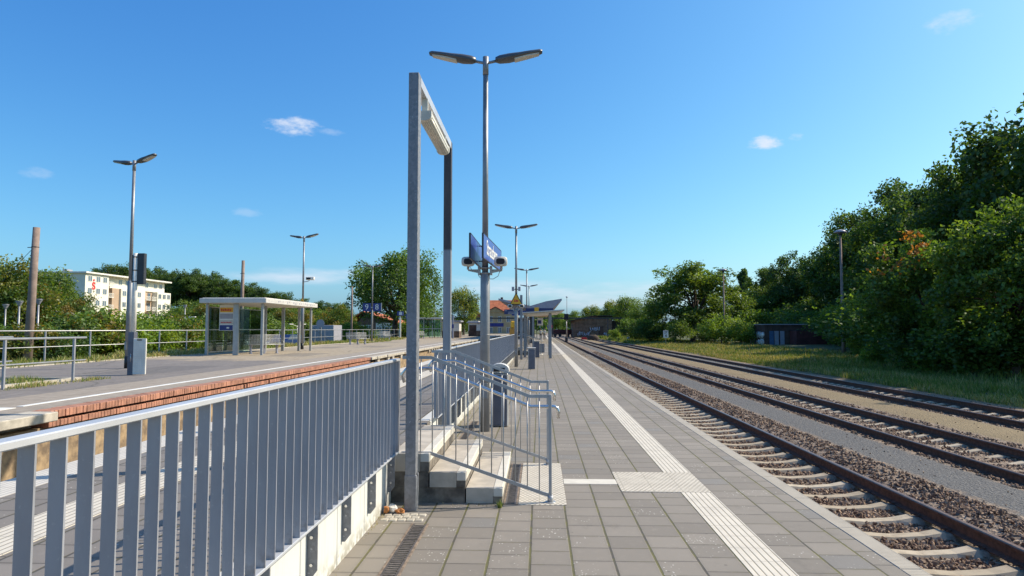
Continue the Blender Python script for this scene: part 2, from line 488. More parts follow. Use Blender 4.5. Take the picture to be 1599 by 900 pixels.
def mk_stone():
    m, t, b = material('ballast_stone')
    at = t.n('ShaderNodeAttribute', attribute_name='tint')
    o = t.obj()
    t.put(b.inputs['Base Color'], t.mix(t.m('MULTIPLY', t.noise(o, 40.0, 3.0), 0.6), at.outputs['Color'], (0.10, 0.07, 0.055)))
    b.inputs['Roughness'].default_value = 0.92
    return m
M['stone'] = mk_stone()

def mk_rail_side():
    m, t, b = material('rusty_rail')
    o = t.obj()
    n = t.noise(o, 14.0, 5.0, 0.65)
    t.put(b.inputs['Base Color'], t.mix(t.ramp(n, 0.3, 0.7), (0.060, 0.026, 0.014), (0.15, 0.065, 0.036)))
    b.inputs['Roughness'].default_value = 0.85
    return m
M['rail_side'] = mk_rail_side()
M['rail_top'] = simple('worn_rail_head', (0.24, 0.155, 0.12), 0.42, 0.7, 0.1, 20.0)

def mk_ground89():
    m, t, b = material('old_platform_paving')
    o = t.obj()
    x, y, z = t.xyz(o)
    n = t.noise(o, 0.8, 5.0, 0.65)
    f = t.noise(o, 7.0, 4.0, 0.65)
    asph = t.mix(t.ramp(f, 0.3, 0.7), (0.15, 0.132, 0.12), (0.205, 0.18, 0.16))
    sand = t.mix(t.ramp(f, 0.3, 0.75), (0.27, 0.215, 0.15), (0.40, 0.33, 0.235))
    yb = t.m('ADD', y, t.m('ADD', t.m('MULTIPLY', t.m('SUBTRACT', n, 0.5), 6.0), t.m('MULTIPLY', x, 0.15)))
    c = t.mix(t.ramp(yb, 22.5, 24.5), asph, sand)
    edge = t.mix(t.ramp(f, 0.3, 0.7), (0.25, 0.21, 0.165), (0.33, 0.28, 0.225))
    cell = t.m('FRACT', t.m('DIVIDE', y, 0.5))
    jt = t.ramp(t.m('ABSOLUTE', t.m('SUBTRACT', cell, 0.5)), 0.47, 0.49)
    cx = t.m('FRACT', t.m('DIVIDE', x, 0.5))
    jx = t.ramp(t.m('ABSOLUTE', t.m('SUBTRACT', cx, 0.5)), 0.47, 0.49)
    edge = t.mix(t.m('MULTIPLY', t.m('MAXIMUM', jt, jx), 0.5), edge, (0.13, 0.11, 0.085))
    cr = t.n('ShaderNodeTexVoronoi', feature='DISTANCE_TO_EDGE')
    t.put(cr.inputs['Vector'], t.vm('ADD', o, t.comb(t.m('MULTIPLY', f, 0.5), t.m('MULTIPLY', n, 0.7))))
    cr.inputs['Scale'].default_value = 0.32
    c = t.mix(t.m('MULTIPLY', t.ramp(cr.outputs['Distance'], 0.012, 0.004), 0.6), c, (0.05, 0.05, 0.03))
    pv = t.n('ShaderNodeTexVoronoi', distance='CHEBYCHEV')
    t.put(pv.inputs['Vector'], t.vm('MULTIPLY', o, (1.0, 0.45, 1.0)))
    pv.inputs['Scale'].default_value = 0.38
    pc = t.xyz(pv.outputs['Color'])
    patch = t.m('MULTIPLY', t.m('GREATER_THAN', pc[0], 0.72), t.ramp(pv.outputs['Distance'], 0.36, 0.35))
    c = t.mix(t.m('MULTIPLY', patch, 0.42), c, (0.085, 0.08, 0.078))
    wear = t.ramp(t.noise(t.vm('MULTIPLY', o, (1.0, 0.3, 1.0)), 1.1, 5.0, 0.7), 0.5, 0.75)
    c = t.mix(t.m('MULTIPLY', wear, 0.3), c, (0.30, 0.27, 0.235))
    c = t.mix(t.ramp(x, -9.25, -9.2), c, edge)
    grass = t.m('MULTIPLY', t.ramp(t.m('ADD', x, t.m('MULTIPLY', n, 1.6)), -15.2, -15.9), t.ramp(t.noise(o, 1.4, 3.0), 0.3, 0.5))
    c = t.mix(grass, c, t.mix(f, (0.09, 0.12, 0.03), (0.20, 0.17, 0.07)))
    t.put(b.inputs['Base Color'], c)
    b.inputs['Roughness'].default_value = 0.92
    bump(t, b, f, 0.25, 0.01)
    return m
M['ground89'] = mk_ground89()

def mk_soil():
    m, t, b = material('soil_and_turf')
    o = t.obj()
    n = t.noise(o, 0.12, 5.0, 0.65)
    f = t.noise(o, 3.0, 5.0, 0.7)
    c = t.mix(t.ramp(n, 0.35, 0.65), (0.05, 0.065, 0.018), (0.10, 0.105, 0.032))
    c = t.mix(t.m('MULTIPLY', t.ramp(f, 0.45, 0.75), 0.7), c, (0.17, 0.135, 0.065))
    t.put(b.inputs['Base Color'], c)
    b.inputs['Roughness'].default_value = 1.0
    bump(t, b, f, 0.6, 0.05)
    return m
M['soil'] = mk_soil()
M['weathered_wall'] = simple('weathered_sandy_concrete', (0.42, 0.30, 0.17), 0.95, 0.0, 0.2, 5.0, 0.7, 22, c2=(0.16, 0.115, 0.075))
M['brick_red'] = simple('red_edge_brick', (0.50, 0.235, 0.15), 0.9, 0.0, 0.12, 5.0, 0.3, 50, c2=(0.27, 0.13, 0.085))
M['kerb'] = simple('kerb_concrete', (0.47, 0.42, 0.34), 0.9, 0.0, 0.12, 6.0, 0.25, 50)
M['cobble'] = simple('pale_cobbles', (0.42, 0.38, 0.31), 0.9, 0.0, 0.15, 15.0, 0.4, 40)
M['asphalt'] = simple('asphalt', (0.055, 0.055, 0.058), 0.9, 0.0, 0.1, 3.0, 0.2, 60)

def mk_leaf(name, gain=1.0, trans=0.48):
    m, t, b = material(name)
    at = t.n('ShaderNodeAttribute', attribute_name='tint')
    n = t.noise(t.obj(), 1.1, 3.0, 0.6)
    c = t.mix(t.ramp(n, 0.3, 0.7), at.outputs['Color'], t.mix(1.0, at.outputs['Color'], (0.72, 0.80, 0.70), 'MULTIPLY'))
    if gain != 1.0:
        c = t.mix(1.0, c, (gain, gain, gain), 'MULTIPLY')
    df = t.n('ShaderNodeBsdfDiffuse')
    tl = t.n('ShaderNodeBsdfTranslucent')
    gl = t.n('ShaderNodeBsdfGlossy')
    gl.inputs['Roughness'].default_value = 0.55
    gl.inputs['Color'].default_value = (0.8, 0.85, 0.8, 1)
    t.put(df.inputs[0], c)
    t.put(tl.inputs[0], t.mix(1.0, c, (1.5, 1.35, 0.5), 'MULTIPLY'))
    mx = t.n('ShaderNodeMixShader')
    mx.inputs[0].default_value = trans
    t.t.links.new(df.outputs[0], mx.inputs[1])
    t.t.links.new(tl.outputs[0], mx.inputs[2])
    m2 = t.n('ShaderNodeMixShader')
    m2.inputs[0].default_value = 0.035
    t.t.links.new(mx.outputs[0], m2.inputs[1])
    t.t.links.new(gl.outputs[0], m2.inputs[2])
    t.t.links.new(m2.outputs[0], t.t.nodes['Material Output'].inputs[0])
    t.t.nodes.remove(b)
    return m
M['leaf'] = mk_leaf('foliage', 1.15)
M['grass'] = mk_leaf('grass_blades', 1.0, 0.3)


# ---------------------------------------------------------------- mesh helpers
class MB:
    def __init__(s):
        s.v, s.f, s.mi, s.sm = [], [], [], []
        s.cur = 0
        s.smooth = False
    def add(s, vs, fs, smooth=None):
        b = len(s.v)
        s.v += [tuple(q) for q in vs]
        for f in fs:
            s.f.append(tuple(i + b for i in f))
            s.mi.append(s.cur)
            s.sm.append(s.smooth if smooth is None else smooth)
        return s
    def box(s, x0, x1, y0, y1, z0, z1):
        vs = [(x0, y0, z0), (x1, y0, z0), (x1, y1, z0), (x0, y1, z0), (x0, y0, z1), (x1, y0, z1), (x1, y1, z1), (x0, y1, z1)]
        return s.add(vs, [(3, 2, 1, 0), (4, 5, 6, 7), (0, 1, 5, 4), (1, 2, 6, 5), (2, 3, 7, 6), (3, 0, 4, 7)], False)
    def cbox(s, c, sz):
        return s.box(c[0] - sz[0] / 2, c[0] + sz[0] / 2, c[1] - sz[1] / 2, c[1] + sz[1] / 2, c[2] - sz[2] / 2, c[2] + sz[2] / 2)
    def rbox(s, x0, x1, y0, y1, z0, z1, r=0.01):
        """box with chamfered edges"""
        pts = []
        X, Y_, Z_ = (x0, x1), (y0, y1), (z0, z1)
        import itertools
        idx = {}
        for i, j, k in itertools.product((0, 1), repeat=3):
            sx, sy, sz = (r if i == 0 else -r), (r if j == 0 else -r), (r if k == 0 else -r)
            for ax in range(3):
                p = [X[i] + sx, Y_[j] + sy, Z_[k] + sz]
                p[ax] = (X[i], Y_[j], Z_[k])[ax]
                idx[(i, j, k, ax)] = len(pts)
                pts.append(tuple(p))
        fs = []
        for ax in range(3):
            for side in (0, 1):
                o1, o2 = [a for a in range(3) if a != ax]
                q = []
                for a, b_ in ((0, 0), (1, 0), (1, 1), (0, 1)):
                    key = [0, 0, 0]
                    key[ax] = side
                    key[o1] = a
                    key[o2] = b_
                    q.append(idx[(key[0], key[1], key[2], ax)])
                fs.append(tuple(q))
        for ax in range(3):
            o1, o2 = [a for a in range(3) if a != ax]
            for a in (0, 1):
                for b_ in (0, 1):
                    q = []
                    for e, who in ((0, o1), (0, o2), (1, o2), (1, o1)):
                        key = [0, 0, 0]
                        key[ax] = e
                        key[o1] = a
                        key[o2] = b_
                        q.append(idx[(key[0], key[1], key[2], who)])
                    fs.append(tuple(q))
        for i, j, k in itertools.product((0, 1), repeat=3):
            fs.append(tuple(idx[(i, j, k, ax)] for ax in range(3)))
        return s.add(pts, fs, False)
    def tube(s, path, r, n=8, cap=True, smooth=True):
        P = [Vector(p) for p in path]
        rr = r if isinstance(r, (list, tuple)) else [r] * len(P)
        vs, fs = [], []
        prev = None
        for i, p in enumerate(P):
            d = (P[min(i + 1, len(P) - 1)] - P[max(i - 1, 0)]).normalized()
            if prev is None:
                a = Vector((0, 0, 1)) if abs(d.z) < 0.9 else Vector((1, 0, 0))
                u = d.cross(a).normalized()
            else:
                u = (prev - d * prev.dot(d)).normalized()
            prev = u
            v_ = d.cross(u)
            for k in range(n):
                an = 2 * math.pi * k / n
                vs.append(p + (u * math.cos(an) + v_ * math.sin(an)) * rr[i])
        for i in range(len(P) - 1):
            for k in range(n):
                k2 = (k + 1) % n
                fs.append((i * n + k, i * n + k2, (i + 1) * n + k2, (i + 1) * n + k))
        s.add(vs, fs, smooth)
        if cap:
            b = len(s.v) - len(vs)
            for ring in (range(n - 1, -1, -1), range((len(P) - 1) * n, len(P) * n)):
                s.f.append(tuple(b + k for k in ring))
                s.mi.append(s.cur)
                s.sm.append(False)
        return s
    def bar(s, path, wy, hz, up=(0, 0, 1)):
        """rectangular bar along a path; wy across, hz along up"""
        P = [Vector(p) for p in path]
        vs, fs = [], []
        for i, p in enumerate(P):
            d = (P[min(i + 1, len(P) - 1)] - P[max(i - 1, 0)]).normalized()
            a = Vector(up)
            if abs(d.dot(a)) > 0.95:
                a = Vector((1, 0, 0))
            sd = d.cross(a).normalized()
            u = sd.cross(d).normalized()
            for sx, sz in ((-1, -1), (1, -1), (1, 1), (-1, 1)):
                vs.append(p + sd * sx * wy / 2 + u * sz * hz / 2)
        for i in range(len(P) - 1):
            for k in range(4):
                k2 = (k + 1) % 4
                fs.append((i * 4 + k, i * 4 + k2, (i + 1) * 4 + k2, (i + 1) * 4 + k))
        e = (len(P) - 1) * 4
        fs += [(3, 2, 1, 0), (e, e + 1, e + 2, e + 3)]
        return s.add(vs, fs, False)
    def prism(s, poly, axis, a, b):
        """polygon (2D) extruded along axis from a to b; axis 0: (y,z), 1: (x,z), 2: (x,y)"""
        def p3(q, h):
            return (h, q[0], q[1]) if axis == 0 else (q[0], h, q[1]) if axis == 1 else (q[0], q[1], h)
        n = len(poly)
        vs = [p3(q, a) for q in poly] + [p3(q, b) for q in poly]
        fs = [tuple(range(n - 1, -1, -1)), tuple(range(n, 2 * n))]
        fs += [(i, (i + 1) % n, n + (i + 1) % n, n + i) for i in range(n)]
        return s.add(vs, fs, False)
    def loft(s, rings, cap=True, smooth=True):
        n = len(rings[0])
        vs = [p for r_ in rings for p in r_]
        fs = []
        for i in range(len(rings) - 1):
            for k in range(n):
                k2 = (k + 1) % n
                fs.append((i * n + k, i * n + k2, (i + 1) * n + k2, (i + 1) * n + k))
        if cap:
            fs += [tuple(range(n - 1, -1, -1)), tuple(range((len(rings) - 1) * n, len(rings) * n))]
        return s.add(vs, fs, smooth)
    def ball(s, c, r, nu=10, nv=6, sz=(1, 1, 1)):
        rings = []
        for i in range(1, nv):
            t = math.pi * i / nv
            rings.append([(c[0] + r * sz[0] * math.sin(t) * math.cos(2 * math.pi * k / nu), c[1] + r * sz[1] * math.sin(t) * math.sin(2 * math.pi * k / nu),
                           c[2] - r * sz[2] * math.cos(t)) for k in range(nu)])
        return s.loft(rings)
    def xf(s, mat, start=0):
        for i in range(start, len(s.v)):
            s.v[i] = tuple(mat @ Vector(s.v[i]))
        return s
    def mesh(s, name, mats):
        me = bpy.data.meshes.new(name)
        me.from_pydata(s.v, [], s.f)
        for m in (mats if isinstance(mats, (list, tuple)) else [mats]):
            me.materials.append(m)
        me.polygons.foreach_set('material_index', s.mi)
        me.polygons.foreach_set('use_smooth', s.sm)
        bm = __import__('bmesh').new()
        bm.from_mesh(me)
        __import__('bmesh').ops.recalc_face_normals(bm, faces=bm.faces)
        bm.to_mesh(me)
        bm.free()
        me.update()
        return me
    def build(s, name, mats, parent=None, loc=(0, 0, 0)):
        o = bpy.data.objects.new(name, s.mesh(name, mats))
        col.objects.link(o)
        o.location = loc
        if parent:
            o.parent = parent
        return o


def tag(o, label=None, cat=None, group=None, kind=None):
    for k, v in (('label', label), ('category', cat), ('group', group), ('kind', kind)):
        if v:
            o[k] = v
    return o


def thing(name, label, cat, loc=(0, 0, 0), rz=0.0, group=None):
    o = bpy.data.objects.new(name, None)
    o.empty_display_size = 0.2
    col.objects.link(o)
    o.location = loc
    o.rotation_euler = (0, 0, rz)
    return tag(o, label, cat, group)


def link_copy(src, parent):
    c = src.copy()
    col.objects.link(c)
    if parent is not None:
        c.parent = parent
    return c


def dup(root, label, loc, rz=0.0, scale=None, group=None):
    r = link_copy(root, None)
    r.location = loc
    r.rotation_euler = (0, 0, rz)
    if scale is not None:
        r.scale = scale if isinstance(scale, (tuple, list)) else (scale,) * 3
    r['label'] = label
    if group:
        r['group'] = group
    for ch in list(root.children):
        c = link_copy(ch, r)
        for g in list(ch.children):
            link_copy(g, c)
    return r


def struct(name, mb, mat):
    return tag(mb.build(name, mat), kind='structure')


def text(name, body, size, parent, loc, rot, mat, ext=0.002, sx=1.0, bold=0.0):
    cu = bpy.data.curves.new(name, 'FONT')
    cu.body = body
    cu.size = size
    cu.extrude = ext
    cu.offset = bold
    cu.align_x = 'CENTER'
    cu.align_y = 'CENTER'
    cu.materials.append(mat)
    tmp = bpy.data.objects.new(name, cu)
    col.objects.link(tmp)
    me = bpy.data.meshes.new_from_object(tmp.evaluated_get(bpy.context.evaluated_depsgraph_get()))
    bpy.data.objects.remove(tmp)
    me.name = name
    o = bpy.data.objects.new(name, me)
    col.objects.link(o)
    o.parent = parent
    o.location = loc
    o.rotation_euler = rot
    o.scale = (sx, 1, 1)
    return o


def np_mesh(name, verts, nper, mat, tint=None, smooth=False):
    """mesh of equal faces: verts (N, nper, 3), tint (N,3) per face"""
    N = len(verts)
    me = bpy.data.meshes.new(name)
    me.vertices.add(N * nper)
    me.vertices.foreach_set('co', np.ascontiguousarray(verts, np.float32).ravel())
    me.loops.add(N * nper)
    me.loops.foreach_set('vertex_index', np.arange(N * nper, dtype=np.int32))
    me.polygons.add(N)
    me.polygons.foreach_set('loop_start', np.arange(0, N * nper, nper, dtype=np.int32))
    me.polygons.foreach_set('loop_total', np.full(N, nper, np.int32))
    if tint is not None:
        at = me.attributes.new('tint', 'FLOAT_COLOR', 'POINT')
        cc = np.ones((N, nper, 4), np.float32)
        cc[:, :, :3] = tint[:, None, :]
        at.data.foreach_set('color', cc.ravel())
    me.materials.append(mat)
    me.update(calc_edges=True)
    me.validate()
    return me

# ================================================================ THE SETTING
def sheet(name, mat, xs, ys, zf):
    mb = MB()
    vs = [(x, y, zf(x, y)) for y in ys for x in xs]
    nx = len(xs)
    fs = [(j * nx + i, j * nx + i + 1, (j + 1) * nx + i + 1, (j + 1) * nx + i) for j in range(len(ys) - 1) for i in range(nx - 1)]
    mb.add(vs, fs, True)
    return struct(name, mb, mat)


ZU = 0.48     # upper half of the island platform
ZP = 0.50     # platform across the pit
sheet('ground', M['soil'], [-2500, -600, -160, 0, 160, 600, 2500], [-400, 0, 200, 700, 2500], lambda x, y: -1.15)

def hill_z(x, y):
    u = min(1.0, max(0.0, (-x - 70) / 70.0))
    v = min(1.0, max(0.0, (y - 150) / 90.0))
    return -0.25 + 9.0 * (u * u * (3 - 2 * u)) * (v * v * (3 - 2 * v)) + 0.06 * math.sin(x * 0.7) * math.sin(y * 0.5)
sheet('hill', M['soil'], [-520, -400, -300, -240] + [-200 + 6 * i for i in range(31)] + [-18.2], [-30 + 8 * i for i in range(60)], lambda x, y: hill_z(x, y) if x < -18.5 else -0.2)

def verge_z(x, y):
    return -0.62 + 0.10 * math.sin(x * 0.9 + 0.4) * math.sin(y * 0.23) + 0.012 * max(0, x - 16) - (0.25 if x < 14.3 else 0)
sheet('verge', M['soil'], [14.15, 14.6, 15.2, 16, 17, 18, 19.5, 21, 23, 26, 30, 36, 45, 60, 90, 160, 400], [-20 + 3 * i for i in range(100)] + [300, 420], verge_z)

BED = [(2.6, -0.83), (3.2, -0.80), (5.25, -0.785), (5.45, -0.71), (5.75, -0.655), (6.0, -0.645), (6.1, -0.65), (7.0, -0.65), (7.2, -0.67),
       (7.45, -0.755), (9.05, -0.755), (9.3, -0.70), (9.8, -0.665), (11.2, -0.665), (11.5, -0.72), (11.7, -0.76), (13.3, -0.76), (13.6, -0.70), (14.0, -0.65), (14.5, -0.64)]
def bed_z(x):
    for (a, za), (b, zb) in zip(BED, BED[1:]):
        if x <= b:
            return za + (zb - za) * max(0.0, (x - a) / (b - a))
    return BED[-1][1]
sheet('track_bed', M['bed'], [q[0] for q in BED], [-8 + 1.0 * i for i in range(60)] + [60, 80, 120, 180, 260, 420],
      lambda x, y: bed_z(x) + 0.012 * math.sin(x * 9 + y * 3.1) * math.sin(y * 2.3 + x))
sheet('pit_track_bed', M['bed'], [-7.3, -6.6, -5.5, -4.6, -4.1], [-8 + 4 * i for i in range(60)], lambda x, y: -0.62)

mb = MB()
mb.box(-1.46, 2.55, -8, 210, -1.0, 0.0)
struct('platform', mb, M['pavers'])
mb = MB()
for k in range(120):
    y0 = -8 + k * 1.0
    mb.rbox(2.553, 2.72 + rnd.uniform(-.003, .003), y0, y0 + 0.994, -0.28, 0.001 + rnd.uniform(-.002, .002), 0.008)
mb.box(2.555, 2.71, 112, 210, -0.28, 0.0)
struct('platform_edge', mb, M['edge_ribbed'])
mb = MB()
mb.box(2.551, 2.64, -8, 210, -1.0, -0.284)
struct('platform_face', mb, M['concrete_grey'])
mb = MB()
mb.box(1.472, 1.785, -8, 7.18, -0.01, 0.004)
mb.box(1.472, 1.785, 8.16, 200, -0.01, 0.004)
struct('guide_strip', mb, M['guide'])
mb = MB()
mb.box(0.858, 1.785, 7.183, 8.157, -0.01, 0.005)
for yy in (45.2, 62.0, 82.0):
    mb.box(1.3, 1.785, yy, yy + 0.9, -0.01, 0.008)
struct('attention_field', mb, M['studs'])
mb = MB()
mb.box(-0.205, 0.262, 6.62, 8.64, -0.01, 0.005)
mb.box(-0.205, 0.262, 44.0, 46.4, -0.01, 0.005)
struct('stair_attention_field', mb, M['studs'])
mb = MB()
mb.box(0.268, 0.852, 7.52, 7.76, -0.01, 0.004)
for yy in (45.5, 51.5, 62.4):
    mb.box(0.268, 1.29, yy, yy + 0.22, -0.01, 0.004)
struct('guide_link', mb, M['nosing'])
mb = MB()
for i in range(9):
    for j in range(3):
        x0 = -1.42 + i * 0.078 + (0.03 if j % 2 else 0)
        y0 = 6.02 + j * 0.082
        if x0 > -1.08:
            continue
        mb.rbox(x0, x0 + 0.072, y0, y0 + 0.076, -0.01, 0.008 + rnd.uniform(0, .004), 0.008)
struct('cobble_strip', mb, M['cobble'])

# upper half of the island
mb = MB()
mb.box(-3.90, -1.61, -8, 200, -0.8, ZU)
mb.box(-1.612, -1.462, 6.66, 9.02, 0.0, ZU - 0.001)
struct('upper_platform', mb, M['pavers_upper'])
mb = MB()
mb.box(-4.30, -3.902, -8, 200, -0.1, ZU + 0.002)
struct('upper_platform_edge', mb, M['edge_white'])
mb = MB()
mb.box(-3.29, -2.90, -8, 190, ZU - 0.01, ZU + 0.005)
struct('upper_guide_strip', mb, M['guide'])

# platform beyond the pit
mb = MB()
mb.box(-18.3, -7.42, -10, 200, -0.9, ZP)
struct('far_platform', mb, M['ground89'])
mb = MB()
for k in range(25):
    y0 = -10 + k * 8
    mb.box(-7.42, -7.24 + rnd.uniform(-.01, .01), y0, y0 + 7.98, -0.9, ZP - (0.24 if y0 < 28 else 0.16))
struct('pit_wall', mb, M['weathered_wall'])
mb = MB()
k = 0
y = 9.62
while y < 28.3:
    wd = 0.071
    for z0, z1, dx in ((ZP - 0.105, ZP + 0.004, 0.0), (ZP - 0.235, ZP - 0.145, -0.02)):
        if z1 < ZP and rnd.random() < 0.04:
            continue
        j = rnd.uniform(-.006, .006)
        mb.rbox(-7.419, -7.12 + dx + j, y, y + wd, z0, z1 + rnd.uniform(-.003, .003), 0.006)
    y += wd + 0.008
struct('brick_edging', mb, M['brick_red'])
mb = MB()
y = -6
while y < 9.5:
    mb.rbox(-7.419, -6.98, y, min(y + 2.0, 9.6) - 0.01, ZP - 0.13, ZP + 0.003, 0.012)
    y += 2.0
y = 28.4
while y < 150:
    ln = 1.0
    mb.rbox(-7.419, -7.08 + rnd.uniform(-.03, .03), y, y + ln - 0.02, ZP - 0.12, ZP + 0.003, 0.012)
    if rnd.random() < 0.6:
        mb.rbox(-7.24, -7.12, y + 0.15, y + 0.55, ZP - 0.3, ZP - 0.13, 0.01)
    y += ln
struct('edge_slabs', mb, M['kerb'])
mb = MB()
mb.box(-8.10, -7.99, 10.2, 140, ZP - 0.01, ZP + 0.005)
mb.box(-8.35, -7.95, 2, 10.0, ZP - 0.01, ZP + 0.006)
struct('painted_line', mb, M['sign_white'])
mb = MB()
mb.box(-16.4, -16.25, 14, 140, ZP - 0.1, ZP + 0.03)
mb.box(-11.0, -10.86, 4.0, 15.5, ZP - 0.1, ZP + 0.06)
mb.box(-12.75, -10.86, 15.5, 15.64, ZP - 0.1, ZP + 0.06)
struct('kerb', mb, M['kerb'])

# ================================================================ RAILWAY TRACKS
def rail_mb(y0, y1):
    pr = [(-.075, 0), (.075, 0), (.075, .012), (.012, .034), (.010, .118), (.036, .134), (.036, .160), (.026, .172), (-.026, .172), (-.036, .160), (-.036, .134), (-.010, .118), (-.012, .034), (-.075, .012)]
    mb = MB()
    mb.prism(pr, 1, y0, y1)
    # top faces of the head get the worn material
    for i, f in enumerate(mb.f):
        zs = [mb.v[q][2] for q in f]
        if len(f) == 4 and min(zs) > .158:
            mb.mi[i] = 1
    return mb

def sleeper_mb():
    mb = MB()
    xs = [-1.3, -1.05, -0.93, -0.88, -0.62, -0.57, -0.35, 0, 0.35, 0.57, 0.62, 0.88, 0.93, 1.05, 1.3]
    zt = [-.03, -.012, 0.02, 0.0, 0.0, 0.02, -.022, -.045, -.022, 0.02, 0.0, 0.0, 0.02, -.012, -.03]
    rings = []
    for x, z in zip(xs, zt):
        wt, wb = (0.085, 0.14) if abs(x) > 0.45 else (0.075, 0.115)
        rings.append([(x, -wb, -.20), (x, wb, -.20), (x, wb, z - .06), (x, wt, z), (x, -wt, z), (x, -wb, z - .06)])
    mb.loft(rings, True, False)
    return mb

def clip_mb():
    mb = MB()
    mb.tube([(.03, -.05, .022), (.02, -.06, .03), (-.035, -.04, .032), (-.035, .04, .032), (.02, .06, .03), (.03, .05, .022)], .008, 5)
    return mb

SL = sleeper_mb().mesh('sleeper', M['sleeper'])
CLIP = clip_mb().mesh('rail_clip', M['rail_side'])
DY = 0.63
def track(label, cx, y0, y1, ztop, first, n_ind, clips):
    zb = ztop - 0.172
    t = thing('railway_track', label, 'railway track', (cx, 0, zb), 0, 'tracks beside the platforms')
    for s in (-1, 1):
        rail_mb(y0, y1).build('rail', [M['rail_side'], M['rail_top']], t, (s * 0.7525, 0, 0))
    for k in range(n_ind):
        o = bpy.data.objects.new('sleeper', SL)
        col.objects.link(o)
        o.parent = t
        o.location = (rnd.uniform(-.015, .015), first + k * DY, rnd.uniform(-.006, .002))
        o.rotation_euler = (0, 0, rnd.uniform(-.006, .006))
        if k < clips:
            for s in (-1, 1):
                for q in (-1, 1):
                    c = bpy.data.objects.new('rail_clip', CLIP)
                    col.objects.link(c)
                    c.parent = o
                    c.location = (s * 0.7525 + q * 0.115, 0, 0)
                    c.rotation_euler = (0, 0, 0 if q > 0 else math.pi)
    rest = MB()
    y = first + n_ind * DY
    while y < y1 - 1:
        rest.box(-1.3, 1.3, y - .1, y + .1, -.2, -.01)
        y += DY
    tag(rest.build('distant_sleepers', M['sleeper'], t), kind='stuff')
    return t

track('railway track nearest the platform with pale concrete sleepers', 4.2, -6, 230, -0.55, 2.1, 100, 18)
track('middle railway track with rusty rails between grey gravel and tan gravel', 8.25, -6, 230, -0.55, 5.2, 100, 12)
track('outer railway track along the grass verge', 12.5, -6, 230, -0.55, 9.3, 100, 8)
track('sunken railway track in the pit between the two platforms', -5.7, -6, 190, -0.42, 0.6, 60, 0)

# ---- ballast as real stones near the camera
def unit_stone(rng, n=8):
    pass
rng = np.random.default_rng(5)
ICO_V = None
def stones(name, regions, label):
    """each stone an irregular octahedron-like lump; regions: (x0,x1,y0,y1,count,size)"""
    V = np.array([(1, 0, 0), (-1, 0, 0), (0, 1, 0), (0, -1, 0), (0, 0, 1), (0, 0, -1),
                  (.6, .6, .5), (-.6, .6, .5), (-.6, -.6, .5), (.6, -.6, .5)], float)
    Fc = [(4, 6, 7), (4, 7, 8), (4, 8, 9), (4, 9, 6), (0, 6, 9), (0, 2, 6), (2, 7, 6), (2, 1, 7), (1, 8, 7), (1, 3, 8), (3, 9, 8), (3, 0, 9),
          (0, 5, 2), (2, 5, 1), (1, 5, 3), (3, 5, 0)]
    allv, alltint = [], []
    for x0, x1, y0, y1, cnt, size in regions:
        # more of them close to the camera
        u = rng.random(cnt)
        yy = y0 + (y1 - y0) * u ** 1.6
        xx = rng.uniform(x0, x1, cnt)
        keep = np.ones(cnt, bool)
        for cx, first in ((4.2, 2.1), (8.25, 5.2), (12.5, 9.3)):
            on = (np.abs(xx - cx) < 1.28) & (np.abs((yy - first + DY / 2) % DY - DY / 2) < 0.105)
            on |= (np.abs(np.abs(xx - cx) - 0.7525) < 0.07)
            keep &= ~on
        xx, yy = xx[keep], yy[keep]
        n = len(xx)
        zz = np.array([bed_z(q) for q in xx]) + rng.uniform(-.01, .025, n)
        s = size * rng.uniform(0.55, 1.3, n)
        A = rng.normal(size=(n, 3, 3))
        Q, _ = np.linalg.qr(A)
        vv = V[None] * rng.uniform(0.7, 1.25, (n, 10, 1)) * np.stack([s, s * rng.uniform(.55, 1, n), s * rng.uniform(.45, .8, n)], 1)[:, None, :]
        vv = np.einsum('nij,nkj->nki', Q, vv) + np.stack([xx, yy, zz], 1)[:, None, :]
        tri = vv[:, np.array(Fc)]           # n,16,3,3
        base = np.array([(0.13, 0.092, 0.066), (0.22, 0.165, 0.12), (0.33, 0.26, 0.195), (0.16, 0.105, 0.075), (0.42, 0.345, 0.265)])
        tn = base[rng.choice(5, n, p=[.22, .28, .22, .18, .10])] * rng.uniform(.8, 1.25, (n, 1)) * np.array([1.18, 1.0, .84])
        allv.append(tri.reshape(-1, 3, 3))
        alltint.append(np.repeat(tn, 16, 0))
    me = np_mesh(name, np.concatenate(allv), 3, M['stone'], np.concatenate(alltint).astype(np.float32))
    o = bpy.data.objects.new(name, me)
    col.objects.link(o)
    tag(o, label, 'ballast', kind='stuff')
stones('ballast', [(2.74, 5.95, 3.0, 9.0, 15000, .030), (2.74, 5.95, 9.0, 26.0, 18000, .031), (7.05, 9.75, 7.0, 26.0, 13000, .031), (11.2, 13.9, 11.0, 32.0, 8000, .033),
                   (2.74, 5.95, 26.0, 70.0, 15000, .036), (7.05, 9.75, 26.0, 70.0, 9000, .036), (5.9, 7.1, 4.5, 16, 110, .02), (9.8, 11.2, 9, 24, 60, .02)],
       'brown crushed stone ballast round the sleepers')

